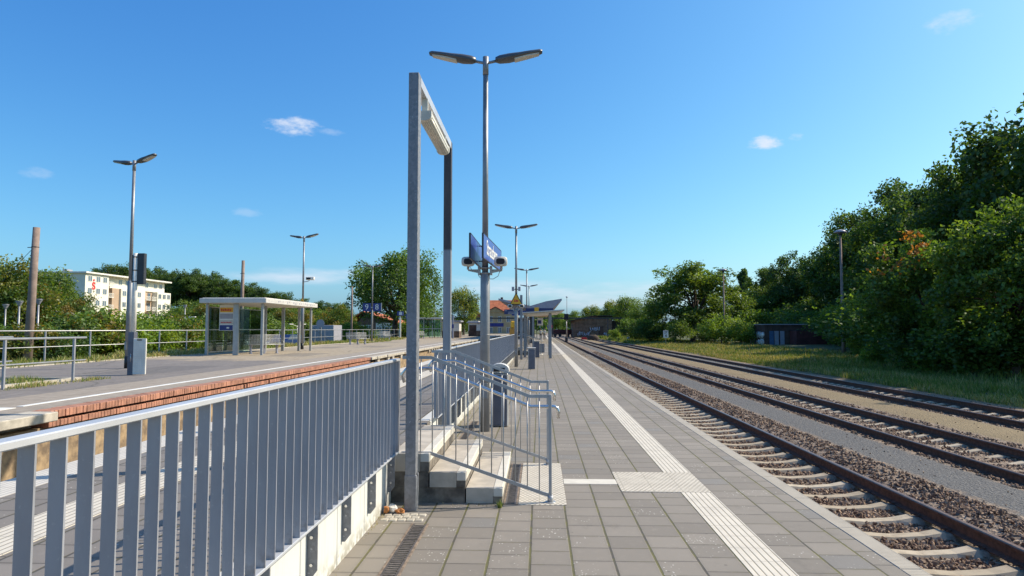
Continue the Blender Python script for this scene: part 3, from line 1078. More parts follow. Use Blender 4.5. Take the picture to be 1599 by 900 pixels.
# ================================================================ RETAINING WALL, FENCES
mb = MB()
mb.box(-1.61, -1.485, -8, 6.655, -0.05, ZU - 0.004)
y = -7.9
while y < 6.5:
    y1 = min(y + 0.752, 6.65)
    mb.rbox(-1.484, -1.455, y, y1 - 0.012, -0.03, ZU - 0.012, 0.006)
    y += 0.752
tag(mb.build('retaining_wall', M['wall_white']), 'low white concrete wall under the near fence', 'wall')
mb = MB()
mb.box(-1.61, -1.485, 9.02, 42.5, -0.05, ZU - 0.004)
y = 9.05
while y < 42:
    mb.rbox(-1.484, -1.455, y, y + 0.74, -0.03, ZU - 0.012, 0.006)
    y += 0.752
tag(mb.build('retaining_wall', M['wall_white']), 'low pale concrete wall under the fence beyond the stairs', 'wall')

def fence(label, y0, y1, individual, yend_post=True):
    t = thing('fence', label, 'fence', (-1.40, y0, ZU), 0)
    L = y1 - y0
    mb = MB()
    mb.rbox(-.03, .03, 0, L, .905, .93, .004)
    mb.build('top_rail', M['galv_rail'], t)
    mb = MB()
    mb.rbox(-.03, .03, 0, L, .01, .028, .003)
    mb.build('bottom_rail', M['galv_rail'], t)
    bar = MB()
    bar.box(-.020, .029, -.004, .004, .028, .906)
    bm_ = bar.mesh('bar', M['galv_bar'])
    n = int(L / 0.122)
    if individual:
        for k in range(n):
            o = bpy.data.objects.new('bar', bm_)
            col.objects.link(o)
            o.parent = t
            o.location = (0, L - 0.06 - k * 0.122, 0)
    else:
        per = 16
        k = 0
        while k < n:
            pm = MB()
            for j in range(min(per, n - k)):
                yy = 0.06 + (k + j) * 0.122
                pm.box(-.020, .029, yy - .004, yy + .004, .028, .906)
            pm.build('bar_panel', M['galv_bar'], t)
            k += per
    pm = MB()
    pm.prism([(-.034, -.34), (-.012, -.34), (.030, -.285), (.030, .01), (-.034, .01)], 1, -.006, .006)
    pmesh = pm.mesh('fixing_plate', M['zinc'])
    bl = MB(); bl.tube([(0, 0, 0), (0, -.009, 0)], .011, 6, True, False)
    bolt_me = bl.mesh('bolt', M['stainless'])
    pst = MB()
    pst.box(-.03, .03, -.016, .016, .028, .906)
    pmm = pst.mesh('post', M['galv'])
    yy = L - 0.12
    while yy > 0:
        o = bpy.data.objects.new('fixing_plate', pmesh)
        col.objects.link(o)
        o.parent = t
        o.location = (-.018, yy, 0)
        if individual:
            for bz in (-.08, -.25):
                q = bpy.data.objects.new('bolt', bolt_me)
                col.objects.link(q)
                q.parent = o
                q.location = (-.006, -.006, bz)
        yy -= 0.752
    for yy in ((L - 0.02,) if individual else (L - .02, .02)):
        o = bpy.data.objects.new('post', pmm)
        col.objects.link(o)
        o.parent = t
        o.location = (0, yy, 0)
    return t
fence('grey flat-bar fence on the white wall in the near left foreground', 0.4, 6.62, True)
fence('grey flat-bar fence running on beyond the stairs', 9.14, 38.4, False)

# ================================================================ STAIRS AND THEIR RAILINGS
def stairs(label, y0, y1):
    t = thing('stairs', label, 'stairs', (0, y0, 0))
    L = y1 - y0
    for i, (xe, z1) in enumerate(((-.36, .15), (-.72, .30), (-1.08, .45 + .028))):
        xb = (-.72, -1.08, -1.458)[i]
        zb = (0, .15, .30)[i]
        st = MB()
        st.box(xb + (.002 if i < 2 else 0), xe - .095, 0.002, L - .002, zb + .0015, z1 - .003)
        so = st.build('step', M['step_concrete'], t)
        ns = MB()
        ns.rbox(xe - .094, xe, 0, L, z1 - .085, z1, .006)
        ns.build('nosing', M['nosing'], so)
        if i:
            ub = MB()
            ub.box(-1.457, xe - .012 - .36 * 0, .012, L - .012, max(0, zb - .149), zb - .0015)
            ub.build('base_block', M['block_dark'], t)
        rf = MB()
        rf.box(xe - .093, xe - .006, .004, L - .004, zb + .002, z1 - .087)
        rf.build('riser', M['block_dark'], so)
    return t
stairs('three concrete steps with pale nosings up through the metal frame', 6.66, 8.62)
stairs('farther concrete steps beside the bus style shelter', 44.1, 46.3)

def stair_railing(label, y, side, dup_from=None):
    t = thing('stair_railing', label, 'railing', (0, y, 0), 0, 'railings of the platform stairs')
    top = [(-1.37, 0, 1.415), (-1.08, 0, 1.415), (-.10, 0, 1.035), (.10, 0, 1.035)]
    bot = [(-1.37, 0, .47), (-1.08, 0, .47), (.075, 0, .075), (.10, 0, .075)]
    mb = MB(); mb.bar(top, .016, .032); mb.build('top_bar', M['galv_lite'], t)
    mb = MB(); mb.bar(bot, .016, .032); mb.build('bottom_bar', M['galv_lite'], t)
    def zt(x, pl):
        for (a, _, za), (b, _, zb) in zip(pl, pl[1:]):
            if a <= x <= b:
                return za + (zb - za) * (x - a) / (b - a)
    x = -1.30
    while x < .06:
        mb = MB()
        mb.tube([(x, 0, zt(x, bot) + .01), (x, 0, zt(x, top) - .01)], .0065, 6)
        mb.build('baluster', M['galv_lite'], t)
        x += 0.118
    mb = MB(); mb.rbox(.090, .120, -.012, .012, .06, 1.051, .003); mb.build('end_post', M['galv_lite'], t)
    mb = MB(); mb.tube([(.105, 0, .004), (.105, 0, .07)], .03, 10); mb.tube([(.105, 0, .0), (.105, 0, .012)], .055, 12); mb.build('foot', M['galv_lite'], t)
    s = .075 * side
    h = [(-1.36, s, 1.16), (-1.39, s, 1.24), (-1.34, s, 1.30), (-1.06, s, 1.30), (-.09, s, .925), (.10, s, .925), (.15, s, .925), (.178, s, .91), (.19, s, .88), (.19, s, .81)]
    mb = MB(); mb.tube(h, .0185, 10)
    ho = mb.build('handrail', M['stainless'], t)
    for x in (-1.2, -.6, .0):
        mb = MB()
        zz = 1.30 if x < -1.06 else max(.925, 1.30 - (x + 1.06) * .387)
        mb.tube([(x, s, zz - .02), (x, s, zz - .055), (x, s * .2, zz - .06)], .007, 6)
        mb.build('bracket', M['stainless'], ho)
    return t
r1 = stair_railing('grey stair railing with steel handrail on the near side of the steps', 6.72, 1)
r2 = stair_railing('grey stair railing with steel handrail on the far side of the steps', 8.55, -1)
dup(r1, 'near railing of the farther steps beyond the slim litter bin', (0.02, 44.15, 0))
dup(r2, 'far railing of the farther steps beyond the slim litter bin', (0.02, 46.25, 0))

# ================================================================ METAL LIGHT FRAME OVER THE STAIRS
t = thing('light_frame', 'tall galvanised portal frame carrying a strip lamp over the stairs', 'frame', (-1.21, 6.4, 0))
mb = MB(); mb.rbox(-.05, .05, -.05, .08, 0.004, 4.19, .004); mb.build('post', M['zinc'], t)
mb = MB(); mb.rbox(-.055, .057, -.055, .085, 0.0, .33, .004)
mb.tube([(.058, .0, .335), (.066, .0, .335)], .016, 8)
mb.build('sleeve', M['zinc'], t)
tag(t.children[0], 'galvanised front post with speckled zinc')
mb = MB(); mb.rbox(-.05, .05, 2.37, 2.47, 0.004, 4.19, .004); o = mb.build('post', M['zinc_old'], t); tag(o, 'rear post with dark weathered upper half')
mb = MB(); mb.rbox(-.049, .049, .081, 2.369, 4.092, 4.188, .004); mb.build('crossbeam', M['galv_rail'], t)  # coloured paler than its posts to look sunlit
ln = thing('strip_lamp', 'cream strip lamp with ribbed diffuser hung under the frame beam', 'lamp', (-1.18, 6.4, -.075))
def halfround(y, r, zc, flat):
    r *= .8
    return [(r * math.cos(a), y, zc - r * .62 * math.sin(a)) for a in [math.pi * k / 10 for k in range(11)]] + [(-r, y, zc + flat), (r, y, zc + flat)]
mb = MB(); mb.loft([halfround(y, .088, 3.965, .0) for y in (.42, 1.72)], True, True); mb.build('diffuser', M['diffuser'], ln)
mb = MB(); mb.rbox(-.073, .073, .38, 1.76, 3.967, 4.025, .012); mb.build('housing', M['cream_plastic'], ln)
for y in (.36, 1.70):
    mb = MB(); mb.loft([halfround(yy, .096, 3.966, .055) for yy in (y, y + .06)], True, False); mb.build('end_cap', M['cream_plastic'], ln)
    mb = MB(); mb.box(-.03, .03, y + .05, y + .08, 4.026, 4.166); mb.build('hanger', M['cream_plastic'], ln)

# ================================================================ PLATFORM LAMPS
def luminaire(side):
    """streamlined luminaire pointing along +/-x from the mast head"""
    secs = []
    for u, zc, hw, hh in ((.17, 0.0, .06, .055), (.24, .0, .10, .085), (.40, .018, .125, .095), (.58, .055, .12, .075), (.76, .095, .11, .062), (.93, .128, .085, .052), (.975, .135, .055, .034)):
        ring = []
        for k in range(12):
            a = 2 * math.pi * k / 12
            ca, sa = math.cos(a), math.sin(a)
            z = sa * hh * (1.0 if sa > 0 else .55)
            ring.append((side * u, ca * hw, zc + z))
        secs.append(ring)
    mb = MB(); mb.loft(secs, True, True)
    ln = MB()
    rl = []
    for u, zc, hw, hh in ((.50, .040, .085, .078), (.72, .087, .085, .064), (.92, .126, .06, .052)):
        zz = zc - hh * .55
        rl.append([(side * u, -hw, zz - .009), (side * u, hw, zz - .009), (side * u, hw, zz + .012), (side * u, -hw, zz + .012)])
    ln.loft(rl, True, False)
    return mb, ln

def platform_lamp(label, loc, rz=0.0, scale=1.0, group='twin headed platform lamps'):
    t = thing('platform_lamp', label, 'lamp', loc, rz, group)
    mb = MB(); mb.tube([(0, 0, 0), (0, 0, 2.62), (0, 0, 2.66)], [.082, .080, .056], 14)
    mb.tube([(0, 0, 1.60), (0, 0, 1.612)], .0835, 14)
    mb.tube([(0, 0, 2.66), (0, 0, 6.1)], [.053, .044], 14)
    mb.build('pole', M['pole_grey'], t)
    mb = MB(); mb.tube([(0, 0, 6.06), (0, 0, 6.38)], .05, 12)
    mb.tube([(-.2, 0, 6.31), (-.06, 0, 6.28), (0, 0, 6.27), (.06, 0, 6.28), (.2, 0, 6.31)], .026, 8)
    mb.build('mast_head', M['pole_grey'], t)
    for s in (-1, 1):
        b, l = luminaire(s)
        lo = b.build('luminaire', M['lamp_shell'], t, (0, 0, 6.315))
        l.build('lens', M['cream_plastic'], lo)
    mb = MB(); mb.rbox(-.05, .05, -.09, -.078, .55, .80, .004); mb.build('access_door', M['pole_grey'], t)
    t.scale = (scale, scale, scale)
    return t
L0 = platform_lamp('tall twin headed lamp beside the stairs carrying the station name boards', (-.91, 11.3, 0))
dup(L0, 'twin headed lamp with a yellow warning triangle on its pole', (-1.04, 30.45, 0))
dup(L0, 'twin headed lamp rising through the low flat shelter roof', (-.97, 52.5, 0), R(-8))
dup(L0, 'most distant twin headed lamp on the island platform', (-1.1, 72.5, 0), R(-14))
dup(L0, 'twin headed lamp beside the ramp stand on the left platform', (-12.6, 20.2, ZP), R(-24), 1.01)
dup(L0, 'twin headed lamp behind the shelter on the left platform', (-14.1, 39.6, ZP), R(-20), 1.06)
dup(L0, 'twin headed lamp with number plates 9 and 8 in front of the big tree', (-15.65, 62.5, ZP), R(-12), 1.12)
dup(L0, 'distant twin headed lamp right of the far glass shelter', (-14.6, 131, ZP), R(-8), 1.05)
dup(L0, 'thin distant twin headed lamp between the frame posts', (-15.0, 96, ZP), R(-8), 1.05)
for nm, x, y in (('black collar at the foot of the lamp by the ramp stand', -12.6, 20.2), ('black collar at the foot of the lamp behind the shelter', -14.1, 39.6)):
    mb = MB(); mb.tube([(0, 0, .002), (0, 0, .36)], .092, 14)
    tag(mb.build('pole_collar', M['black'], None, (x, y, ZP)), nm, 'collar')

# ---------------------------------------------------------------- station name boards on the first lamp
def name_board(label, x, y, rz, face):
    t = thing('station_name_board', label, 'sign', (x, y, 2.79), rz)
    mb = MB(); mb.rbox(-.012, .012, 0, 2.4, 0, .37, .004); mb.build('panel', M['board_blue'], t)
    mb = MB()
    mb.box(-.016, .013, -.002, 2.402, .371, .382); mb.box(-.016, .013, -.002, 2.402, -.012, -.001)
    mb.box(-.016, .013, -.012, -.003, -.012, .382); mb.box(-.016, .013, 2.403, 2.412, -.012, .382)
    mb.build('frame', M['dark_metal'], t)
    # the word faces the open platform
    s = 1 if face > 0 else -1
    text('lettering', 'Strausberg', .33, t, (s * .0145, 1.02, .19), (R(90), 0, R(90) if s > 0 else R(-90)), M['sign_white'], .001, .98, .004)
    return t
name_board('blue station name board in white letters facing the platform tracks', -.857, 10.2, R(-3.2), 1)
name_board('blue station name board seen from its back left of the lamp pole', -1.055, 10.2, R(-.6), -1)
t = thing('sign_bracket', 'dark bracket clamping the name boards to the lamp pole', 'bracket', (-.91, 11.3, 2.79))
mb = MB()
for z in (.06, .32):
    mb = MB()
    mb.rbox(-.115, .095, .055, .075, z - .008, z + .008, .003)
    mb.build('clamp_arm', M['dark_metal'], t)

def loudspeaker(label, loc, rz):
    t = thing('loudspeaker', label, 'loudspeaker', loc, rz, 'loudspeakers on the lamp poles')
    rings = []
    for y, wx, wz in ((-.13, .105, .075), (-.10, .112, .082), (.06, .095, .07), (.13, .06, .045)):
        ring = []
        for k in range(16):
            a = 2 * math.pi * k / 16
            ca, sa = math.cos(a), math.sin(a)
            ring.append((wx * math.copysign(abs(ca) ** .55, ca), y, wz * math.copysign(abs(sa) ** .55, sa)))
        rings.append(ring)
    mb = MB(); mb.loft(rings, True, True); mb.build('shell', M['cream_plastic'], t)
    mb = MB()
    rr = []
    for y, q in ((-.134, 1.0), (-.1315, 1.0)):
        rr.append([(.072 * q * math.copysign(abs(math.cos(a)) ** .6, math.cos(a)), y, .05 * q * math.copysign(abs(math.sin(a)) ** .6, math.sin(a))) for a in [2 * math.pi * k / 16 for k in range(16)]])
    mb.loft(rr, True, False); mb.build('grille', M['black'], t)
    mb = MB(); mb.tube([(0, 0, -.07), (0, .0, -.125)], .02, 8); mb.build('swivel', M['galv'], t)
    return t
ls = loudspeaker('cream loudspeaker on the left arm under the name boards', (-1.19, 11.2, 2.82), R(6))
dup(ls, 'cream loudspeaker on the right arm under the name boards', (-.63, 11.2, 2.82), R(-4))
dup(ls, 'small distant loudspeaker left of the warning triangle pole', (-1.33, 30.4, 2.73), R(8))
dup(ls, 'small distant loudspeaker right of the warning triangle pole', (-.78, 30.4, 2.73), R(-4))
def speaker_arm(label, loc, half):
    t = thing('speaker_arm', label, 'bracket', loc, 0, 'speaker arms on the lamp poles')
    mb = MB()
    mb.loft([[(-half - .01, -.015, .02), (-half - .01, .015, .02), (-half - .01, .015, .045), (-half - .01, -.015, .045)], [(-.10, -.02, -.02), (-.10, .02, -.02), (-.10, .02, .045), (-.10, -.02, .045)]], True, False)
    mb.build('arm', M['galv_lite'], t)
    mb = MB()
    mb.loft([[(.10, -.02, -.02), (.10, .02, -.02), (.10, .02, .045), (.10, -.02, .045)], [(half + .01, -.015, .02), (half + .01, .015, .02), (half + .01, .015, .045), (half + .01, -.015, .045)]], True, False)
    mb.build('arm', M['galv_lite'], t)
    for s in (-1, 1):
        mb = MB(); mb.rbox(s * .10 - .02, s * .10 + .02, -.06, .06, -.05, .10, .004); mb.build('clamp', M['galv_lite'], t)
    for z in (-.03, .06):
        mb = MB(); mb.tube([(0, 0, z), (0, 0, z + .015)], .09, 14); mb.build('strap', M['galv_lite'], t)
    for pth in ([(.25, 0, .02), (.22, -.02, -.07), (.14, -.03, -.12), (.08, -.05, -.12)], [(-.09, -.04, .0), (-.11, -.04, -.06), (-.08, -.06, -.10)], [(-.22, 0, .03), (-.26, -.02, .09), (-.24, 0, .14)]):
        mb = MB(); mb.tube(pth, .006, 5); mb.build('cable', M['galv'], t)
    return t
sa = speaker_arm('grey twin arm holding the loudspeakers on the nearest lamp pole', (-.91, 11.3, 2.66), .28)
dup(sa, 'grey twin arm holding speakers on the warning triangle lamp pole', (-1.05, 30.45, 2.57))

# ================================================================ THINGS ON THE ISLAND PLATFORM
# drain channels
def drain(label, x0, x1, y0, y1, zt):
    t = thing('drain_channel', label, 'drain', (0, 0, 0))
    mb = MB()
    mb.box(x0, x0 + .018, y0, y1, -.02, zt); mb.box(x1 - .018, x1, y0, y1, -.02, zt)
    mb.build('channel_edge', M['drain_edge'], t)
    y = y0
    while y < y1 - .1:
        ye = min(y + .5, y1)
        gm = MB()
        gm.box(x0 + .0185, x1 - .0185, y + .004, ye - .004, -.02, zt - .009)
        gm.cur = 1
        gm.box(x0 + .0185, x0 + .034, y + .004, ye - .004, zt - .0085, zt - .001)
        gm.box(x1 - .034, x1 - .0185, y + .004, ye - .004, zt - .0085, zt - .001)
        q = y + .004
        while q < ye - .03:
            gm.box(x0 + .0345, x1 - .0345, q, q + .018, zt - .0085, zt - .001)
            q += .042
        gm.build('grating', [M['black'], M['cast_iron']], t)
        y += .5
    return t
drain('iron drain channel in the paving at the bottom left of the picture', -1.12, -.965, .5, 5.95, .006)
drain('iron drain channel between the bottom step and the studded field', -.352, -.212, 6.62, 8.6, .006)
drain('short iron drain channel behind the steps along the wall', -1.25, -1.10, 9.3, 12.5, .006)

# crumpled litter by the frame post
t = thing('litter', 'crumpled white and orange wrapper on the ground by the frame post', 'litter', (-1.36, 6.28, 0.008))
def crumple(r, sz, seed):
    rr = random.Random(seed)
    mb = MB(); mb.ball((0, 0, r * sz[2] * .8), r, 9, 6, sz)
    mb.v = [(x + rr.uniform(-.25, .25) * r, y + rr.uniform(-.25, .25) * r, max(0, z + rr.uniform(-.25, .25) * r)) for x, y, z in mb.v]
    mb.sm = [False] * len(mb.sm)
    return mb
crumple(.05, (1, .9, .8), 1).build('paper_ball', M['paper'], t)
crumple(.04, (1.2, .7, .6), 2).build('orange_scrap', M['dry_leaf'], t, (.075, -.03, 0))
crumple(.04, (.7, .7, .9), 3).build('orange_scrap', M['dry_leaf'], t, (-.05, -.04, 0))

def waste_bin(label, x, y, w, d, h, rz, dome):
    t = thing('waste_bin', label, 'litter bin', (x, y, 0.004), rz)
    mb = MB(); mb.rbox(-w / 2, w / 2, -d / 2 + .012, d / 2, 0, h, .012); mb.build('body', M['galv_lite'], t)
    mb = MB(); mb.rbox(-w / 2 + .012, w / 2 - .012, -d / 2 - .004, -d / 2 + .0115, .02, h - .03, .004); mb.build('door_panel', M['bin_panel'], t)
    mb = MB()
    if dome:
        mb.loft([[((w / 2 + .02) * math.cos(a), yy, h + .06 + .11 * math.sin(a)) for a in [math.pi * k / 10 for k in range(11)]] + [(-(w / 2 + .02), yy, h + .03), ((w / 2 + .02), yy, h + .03)] for yy in (-d / 2 - .02, d / 2 + .02)], True, False)
    else:
        mb.rbox(-w / 2 - .03, w / 2 + .03, -d / 2 - .03, d / 2 + .03, h + .012, h + .05, .012)
    lid = mb.build('lid', M['fascia'], t)
    if dome:
        mb = MB(); mb.box(-w / 2 + .05, w / 2 - .05, -d / 2 - .026, -d / 2 - .0205, h + .035, h + .10); mb.build('opening', M['black'], lid)
    return t
waste_bin('tall grey litter bin with dark front behind the stair railings', -.70, 11.95, .30, .30, .92, 0, True)
waste_bin('slim grey litter bin with flat lid standing alone on the platform', -.33, 28.75, .30, .34, .86, R(4), False)

# warning triangle on the second lamp
t = thing('warning_sign', 'yellow black bordered warning triangle on the second lamp pole', 'sign', (-1.04, 30.345, 2.78))
def tri(r, y0, y1, z=0):
    c = .22
    mb = MB(); mb.prism([(-.30 * r, c - .22 * r + z), (.30 * r, c - .22 * r + z), (0, c + .36 * r + z)], 1, y0, y1); return mb
tri(1.0, -.006, .004).build('border', M['black'], t)
tri(.80, -.011, -.0065).build('panel', M['sign_yellow'], t)
mb = MB()
mb.box(-.10, .10, -.015, -.0115, .145, .165)
mb.prism([(-.10, .165), (-.06, .27), (-.03, .27), (-.05, .165)], 1, -.015, -.0115)
mb.prism([(-.02, .20), (.02, .26), (.05, .20), (.09, .24), (.10, .17), (-.02, .17)], 1, -.015, -.0115)
mb.build('pictogram', M['sign_red'], t)
t = thing('control_box', 'pair of small dark boxes high on the warning triangle pole', 'control box', (-1.04, 30.43, 3.42))
for s in (-.20, .09):
    mb = MB(); mb.rbox(s, s + .11, -.06, .06, 0, .19, .006); mb.build('box', M['sign_grey'], t)
mb = MB(); mb.box(-.09, .09, -.02, .02, .06, .09); mb.build('bracket', M['dark_metal'], t)

# departure board on its own dark post
t = thing('departure_board', 'blue departure board hung on a dark post behind the warning triangle', 'display board', (-1.0, 37.6, 0))
mb = MB(); mb.rbox(-.07, .07, -.05, .05, .002, 3.6, .006); mb.build('post', M['pole_grey'], t)
mb = MB(); mb.rbox(-.95, -.08, -.14, -.052, 2.52, 2.79, .008); mb.build('panel', M['board_navy'], t)
mb = MB()
for i, (a, b) in enumerate(((-.90, -.80), (-.74, -.2))):
    for z in (2.72, 2.64, 2.56):
        if (i + int(z * 100)) % 3:
            mb.box(a, b - (.1 if z < 2.6 else 0), -.146, -.1415, z - .018, z + .014)
mb.build('text_line', M['sign_grey'], t)
t = thing('destination_board', 'dark blue board with a yellow patch above the flat shelter roof', 'display board', (-.45, 50, 0))
mb = MB(); mb.rbox(-.07, .07, -.05, .05, .002, 3.3, .006); mb.build('post', M['pole_grey'], t)
mb = MB(); mb.rbox(-.55, 1.5, -.14, -.052, 2.92, 3.24, .008); mb.build('panel', M['board_navy'], t)
mb = MB(); mb.rbox(.1, .42, -.16, -.147, 3.0, 3.3, .003); mb.build('yellow_plate', M['sign_yellow'], t)

# flat shelter over the farther stairs
t = thing('platform_shelter', 'low flat roofed shelter on slim posts over the farther stairs', 'shelter', (0, 38.6, 0))
mb = MB()
mb.prism([(-.98, 2.60), (-.98, 2.66), (1.45, 2.82), (1.45, 2.76)], 1, 0, 7.5)
mb.build('roof', M['fascia'], t)
mb = MB(); mb.prism([(-.95, 2.52), (-.95, 2.597), (1.2, 2.739), (1.2, 2.66)], 1, .3, 7.2); mb.build('roof_beam', M['cream_plastic'], t)
for x, y, h in ((.64, .6, 2.62), (.66, 5.2, 2.62), (-.86, 2.2, 2.53), (-.86, 6.6, 2.53)):
    mb = MB(); mb.rbox(x - .08, x + .08, y - .07, y + .07, .002, h, .006); mb.build('post', M['pole_grey'], t)
# wire litter cage / barrier boxes beside the far stairs
t = thing('grit_box', 'small grey slatted box beside the farther stairs', 'box', (.1, 49.0, 0))
mb = MB(); mb.rbox(-.28, .28, -.2, .2, .002, .62, .01); mb.build('body', M['bin_panel'], t)
mb = MB()
for i in range(5):
    mb.box(-.24 + i * .11, -.20 + i * .11, -.212, -.2015, .06, .56)
mb.build('slats', M['galv_lite'], t)
waste_bin('distant grey litter bin close to the farther stair railing', -.15, 40.4, .34, .34, .95, 0, False)

# station canopy, butterfly roof
t = thing('station_canopy', 'butterfly station canopy with upturned grey wings on thick columns', 'canopy', (-1.05, 80, 0))
mb = MB()
mb.prism([(-3.8, 5.15), (-3.8, 5.35), (0, 4.45), (0, 4.05)], 1, 0, 46)
mb.build('roof', M['sign_grey'], t)
mb = MB()
mb.prism([(.002, 4.05), (.002, 4.45), (1.9, 5.0), (3.75, 5.3), (3.75, 5.1), (2.6, 4.05)], 1, 0, 46)
mb.build('roof', M['sign_grey'], t)
mb = MB(); mb.prism([(.3, 3.92), (.3, 4.046), (2.55, 4.046), (2.55, 3.92)], 1, -.06, 46); mb.build('soffit', M['tan_wall'], t)
mb = MB(); mb.box(-2.2, 2.2, -.3, -.08, 3.3, 3.85); o = mb.build('fascia_board', M['sign_blue'], t)
for k in range(5):
    mb = MB(); mb.rbox(-.22, .22, 1 + k * 10.5, 1.5 + k * 10.5, .002, 4.05, .02); mb.build('column', M['dark_metal'], t)
t = thing('waiting_kiosk', 'dark glazed waiting kiosk under the station canopy', 'kiosk', (-1.9, 88, ZU))
mb = MB(); mb.box(-.9, .9, 0, 3, 0, 2.5); mb.build('body', M['dark_metal'], t)
mb = MB(); mb.rbox(-1.0, 1.0, -.1, 3.1, 2.502, 2.62, .02); mb.build('roof', M['sign_grey'], t)
mb = MB(); mb.box(-.8, -.05, -.02, -.002, .9, 2.2); mb.build('window', M['window_glass'], t)
t = thing('vending_machine', 'amber topped vending machine left of the warning triangle', 'vending machine', (-2.38, 62, ZU))
mb = MB(); mb.rbox(-.34, .34, -.35, .35, .0, 1.3, .03); mb.build('cabinet', M['amber'], t)
mb = MB(); mb.rbox(-.24, .24, -.30, .30, 1.305, 1.95, .08); mb.build('top_sign', M['sign_yellow'], t)
t = thing('advertising_board', 'white advertising panel with dark screen under the canopy', 'panel', (.1, 96, 0))
mb = MB(); mb.rbox(-.38, .42, -.08, .08, 2.2, 3.3, .02); mb.build('panel', M['sign_white'], t)
mb = MB(); mb.rbox(-.28, .18, -.09, -.0815, 2.45, 2.95, .003); mb.build('screen', M['sign_blue'], t)
mb = MB(); mb.rbox(-.48, -.39, -.05, .05, .002, 3.2, .005); mb.build('post', M['dark_metal'], t)

# ---- two people walking away, far down the platform
import bmesh
def person(label, loc, rz, stride, shirt, trousers, lean=0.0):
    t = thing('person', label, 'person', loc, rz)
    V = {'pelvis': (0, 0, .96), 'waist': (0, .01, 1.10), 'chest': (0, .02, 1.32), 'neck': (0, .02, 1.50), 'head0': (0, .03, 1.58), 'head': (0, .04, 1.68), 'crown': (0, .03, 1.77)}
    rad = {'pelvis': (.15, .11), 'waist': (.135, .10), 'chest': (.165, .115), 'neck': (.055, .055), 'head0': (.065, .075), 'head': (.08, .095), 'crown': (.055, .065)}
    E_ = [('pelvis', 'waist'), ('waist', 'chest'), ('chest', 'neck'), ('neck', 'head0'), ('head0', 'head'), ('head', 'crown')]
    for s, nm in ((-1, 'l'), (1, 'r')):
        st = stride * s
        V.update({'hip' + nm: (.095 * s, 0, .90), 'knee' + nm: (.10 * s, .10 * st + .03, .50), 'ank' + nm: (.10 * s, .22 * st - .03, .09), 'toe' + nm: (.11 * s, .22 * st + .13, .035),
                  'sh' + nm: (.19 * s, .02, 1.42), 'elb' + nm: (.25 * s, -.08 * st, 1.13), 'wri' + nm: (.25 * s, -.12 * st + .10, .90), 'han' + nm: (.245 * s, -.12 * st + .14, .80)})
        rad.update({'hip' + nm: (.09, .095), 'knee' + nm: (.058, .06), 'ank' + nm: (.042, .045), 'toe' + nm: (.04, .032), 'sh' + nm: (.06, .06), 'elb' + nm: (.042, .042), 'wri' + nm: (.03, .03), 'han' + nm: (.035, .022)})
        E_ += [('pelvis', 'hip' + nm), ('hip' + nm, 'knee' + nm), ('knee' + nm, 'ank' + nm), ('ank' + nm, 'toe' + nm), ('chest', 'sh' + nm), ('sh' + nm, 'elb' + nm), ('elb' + nm, 'wri' + nm), ('wri' + nm, 'han' + nm)]
        for i, (dx, ln) in enumerate(((-.02, .075), (-.007, .085), (.007, .08), (.02, .065))):
            V['f%d%s' % (i, nm)] = (.245 * s + dx * .3, -.12 * st + .14 + dx, .80 - ln)
            rad['f%d%s' % (i, nm)] = (.008, .008)
            E_.append(('han' + nm, 'f%d%s' % (i, nm)))
        V['th' + nm] = (.235 * s, -.12 * st + .185, .80 - .01)
        rad['th' + nm] = (.009, .009)
        E_.append(('han' + nm, 'th' + nm))
    keys = list(V)
    me = bpy.data.meshes.new('body')
    me.from_pydata([V[k] for k in keys], [(keys.index(a), keys.index(b)) for a, b in E_], [])
    o = bpy.data.objects.new('body', me)
    col.objects.link(o)
    md = o.modifiers.new('skin', 'SKIN')
    for k, sv in zip(keys, me.skin_vertices[0].data):
        sv.radius = rad[k]
        sv.use_root = (k == 'pelvis')
    ss = o.modifiers.new('smooth', 'SUBSURF')
    ss.levels = ss.render_levels = 1
    dg = bpy.context.evaluated_depsgraph_get()
    m2 = bpy.data.meshes.new_from_object(o.evaluated_get(dg))
    o.modifiers.clear()
    o.data = m2
    m2.materials.clear()
    for m_ in (M['skin'], shirt, trousers, M['black']):
        m2.materials.append(m_)
    for p in m2.polygons:
        c = p.center
        p.material_index = 3 if c.z < .075 else 2 if c.z < 1.0 and abs(c.x) < .2 else 1 if c.z < 1.47 and (abs(c.x) < .21 or c.z > 1.16) else 0
        p.use_smooth = True
    o.parent = t
    mb = MB(); mb.ball((0, .015, 1.70), .105, 12, 8, (.86, 1.0, 1.0))
    mb.v = [(x, y, z) for x, y, z in mb.v]
    mb.build('hair', M['hair'], t, (0, 0, .015))
    return t
person('person in white top walking away down the platform, nearer the stairs', (.22, 104.5, 0.004), R(4), 1, M['shirt_white'], M['trouser_black'])
person('person in white top and black trousers walking nearer the guide strip', (.82, 105.5, 0.004), R(-3), -1, M['shirt_white'], M['trouser_black'])

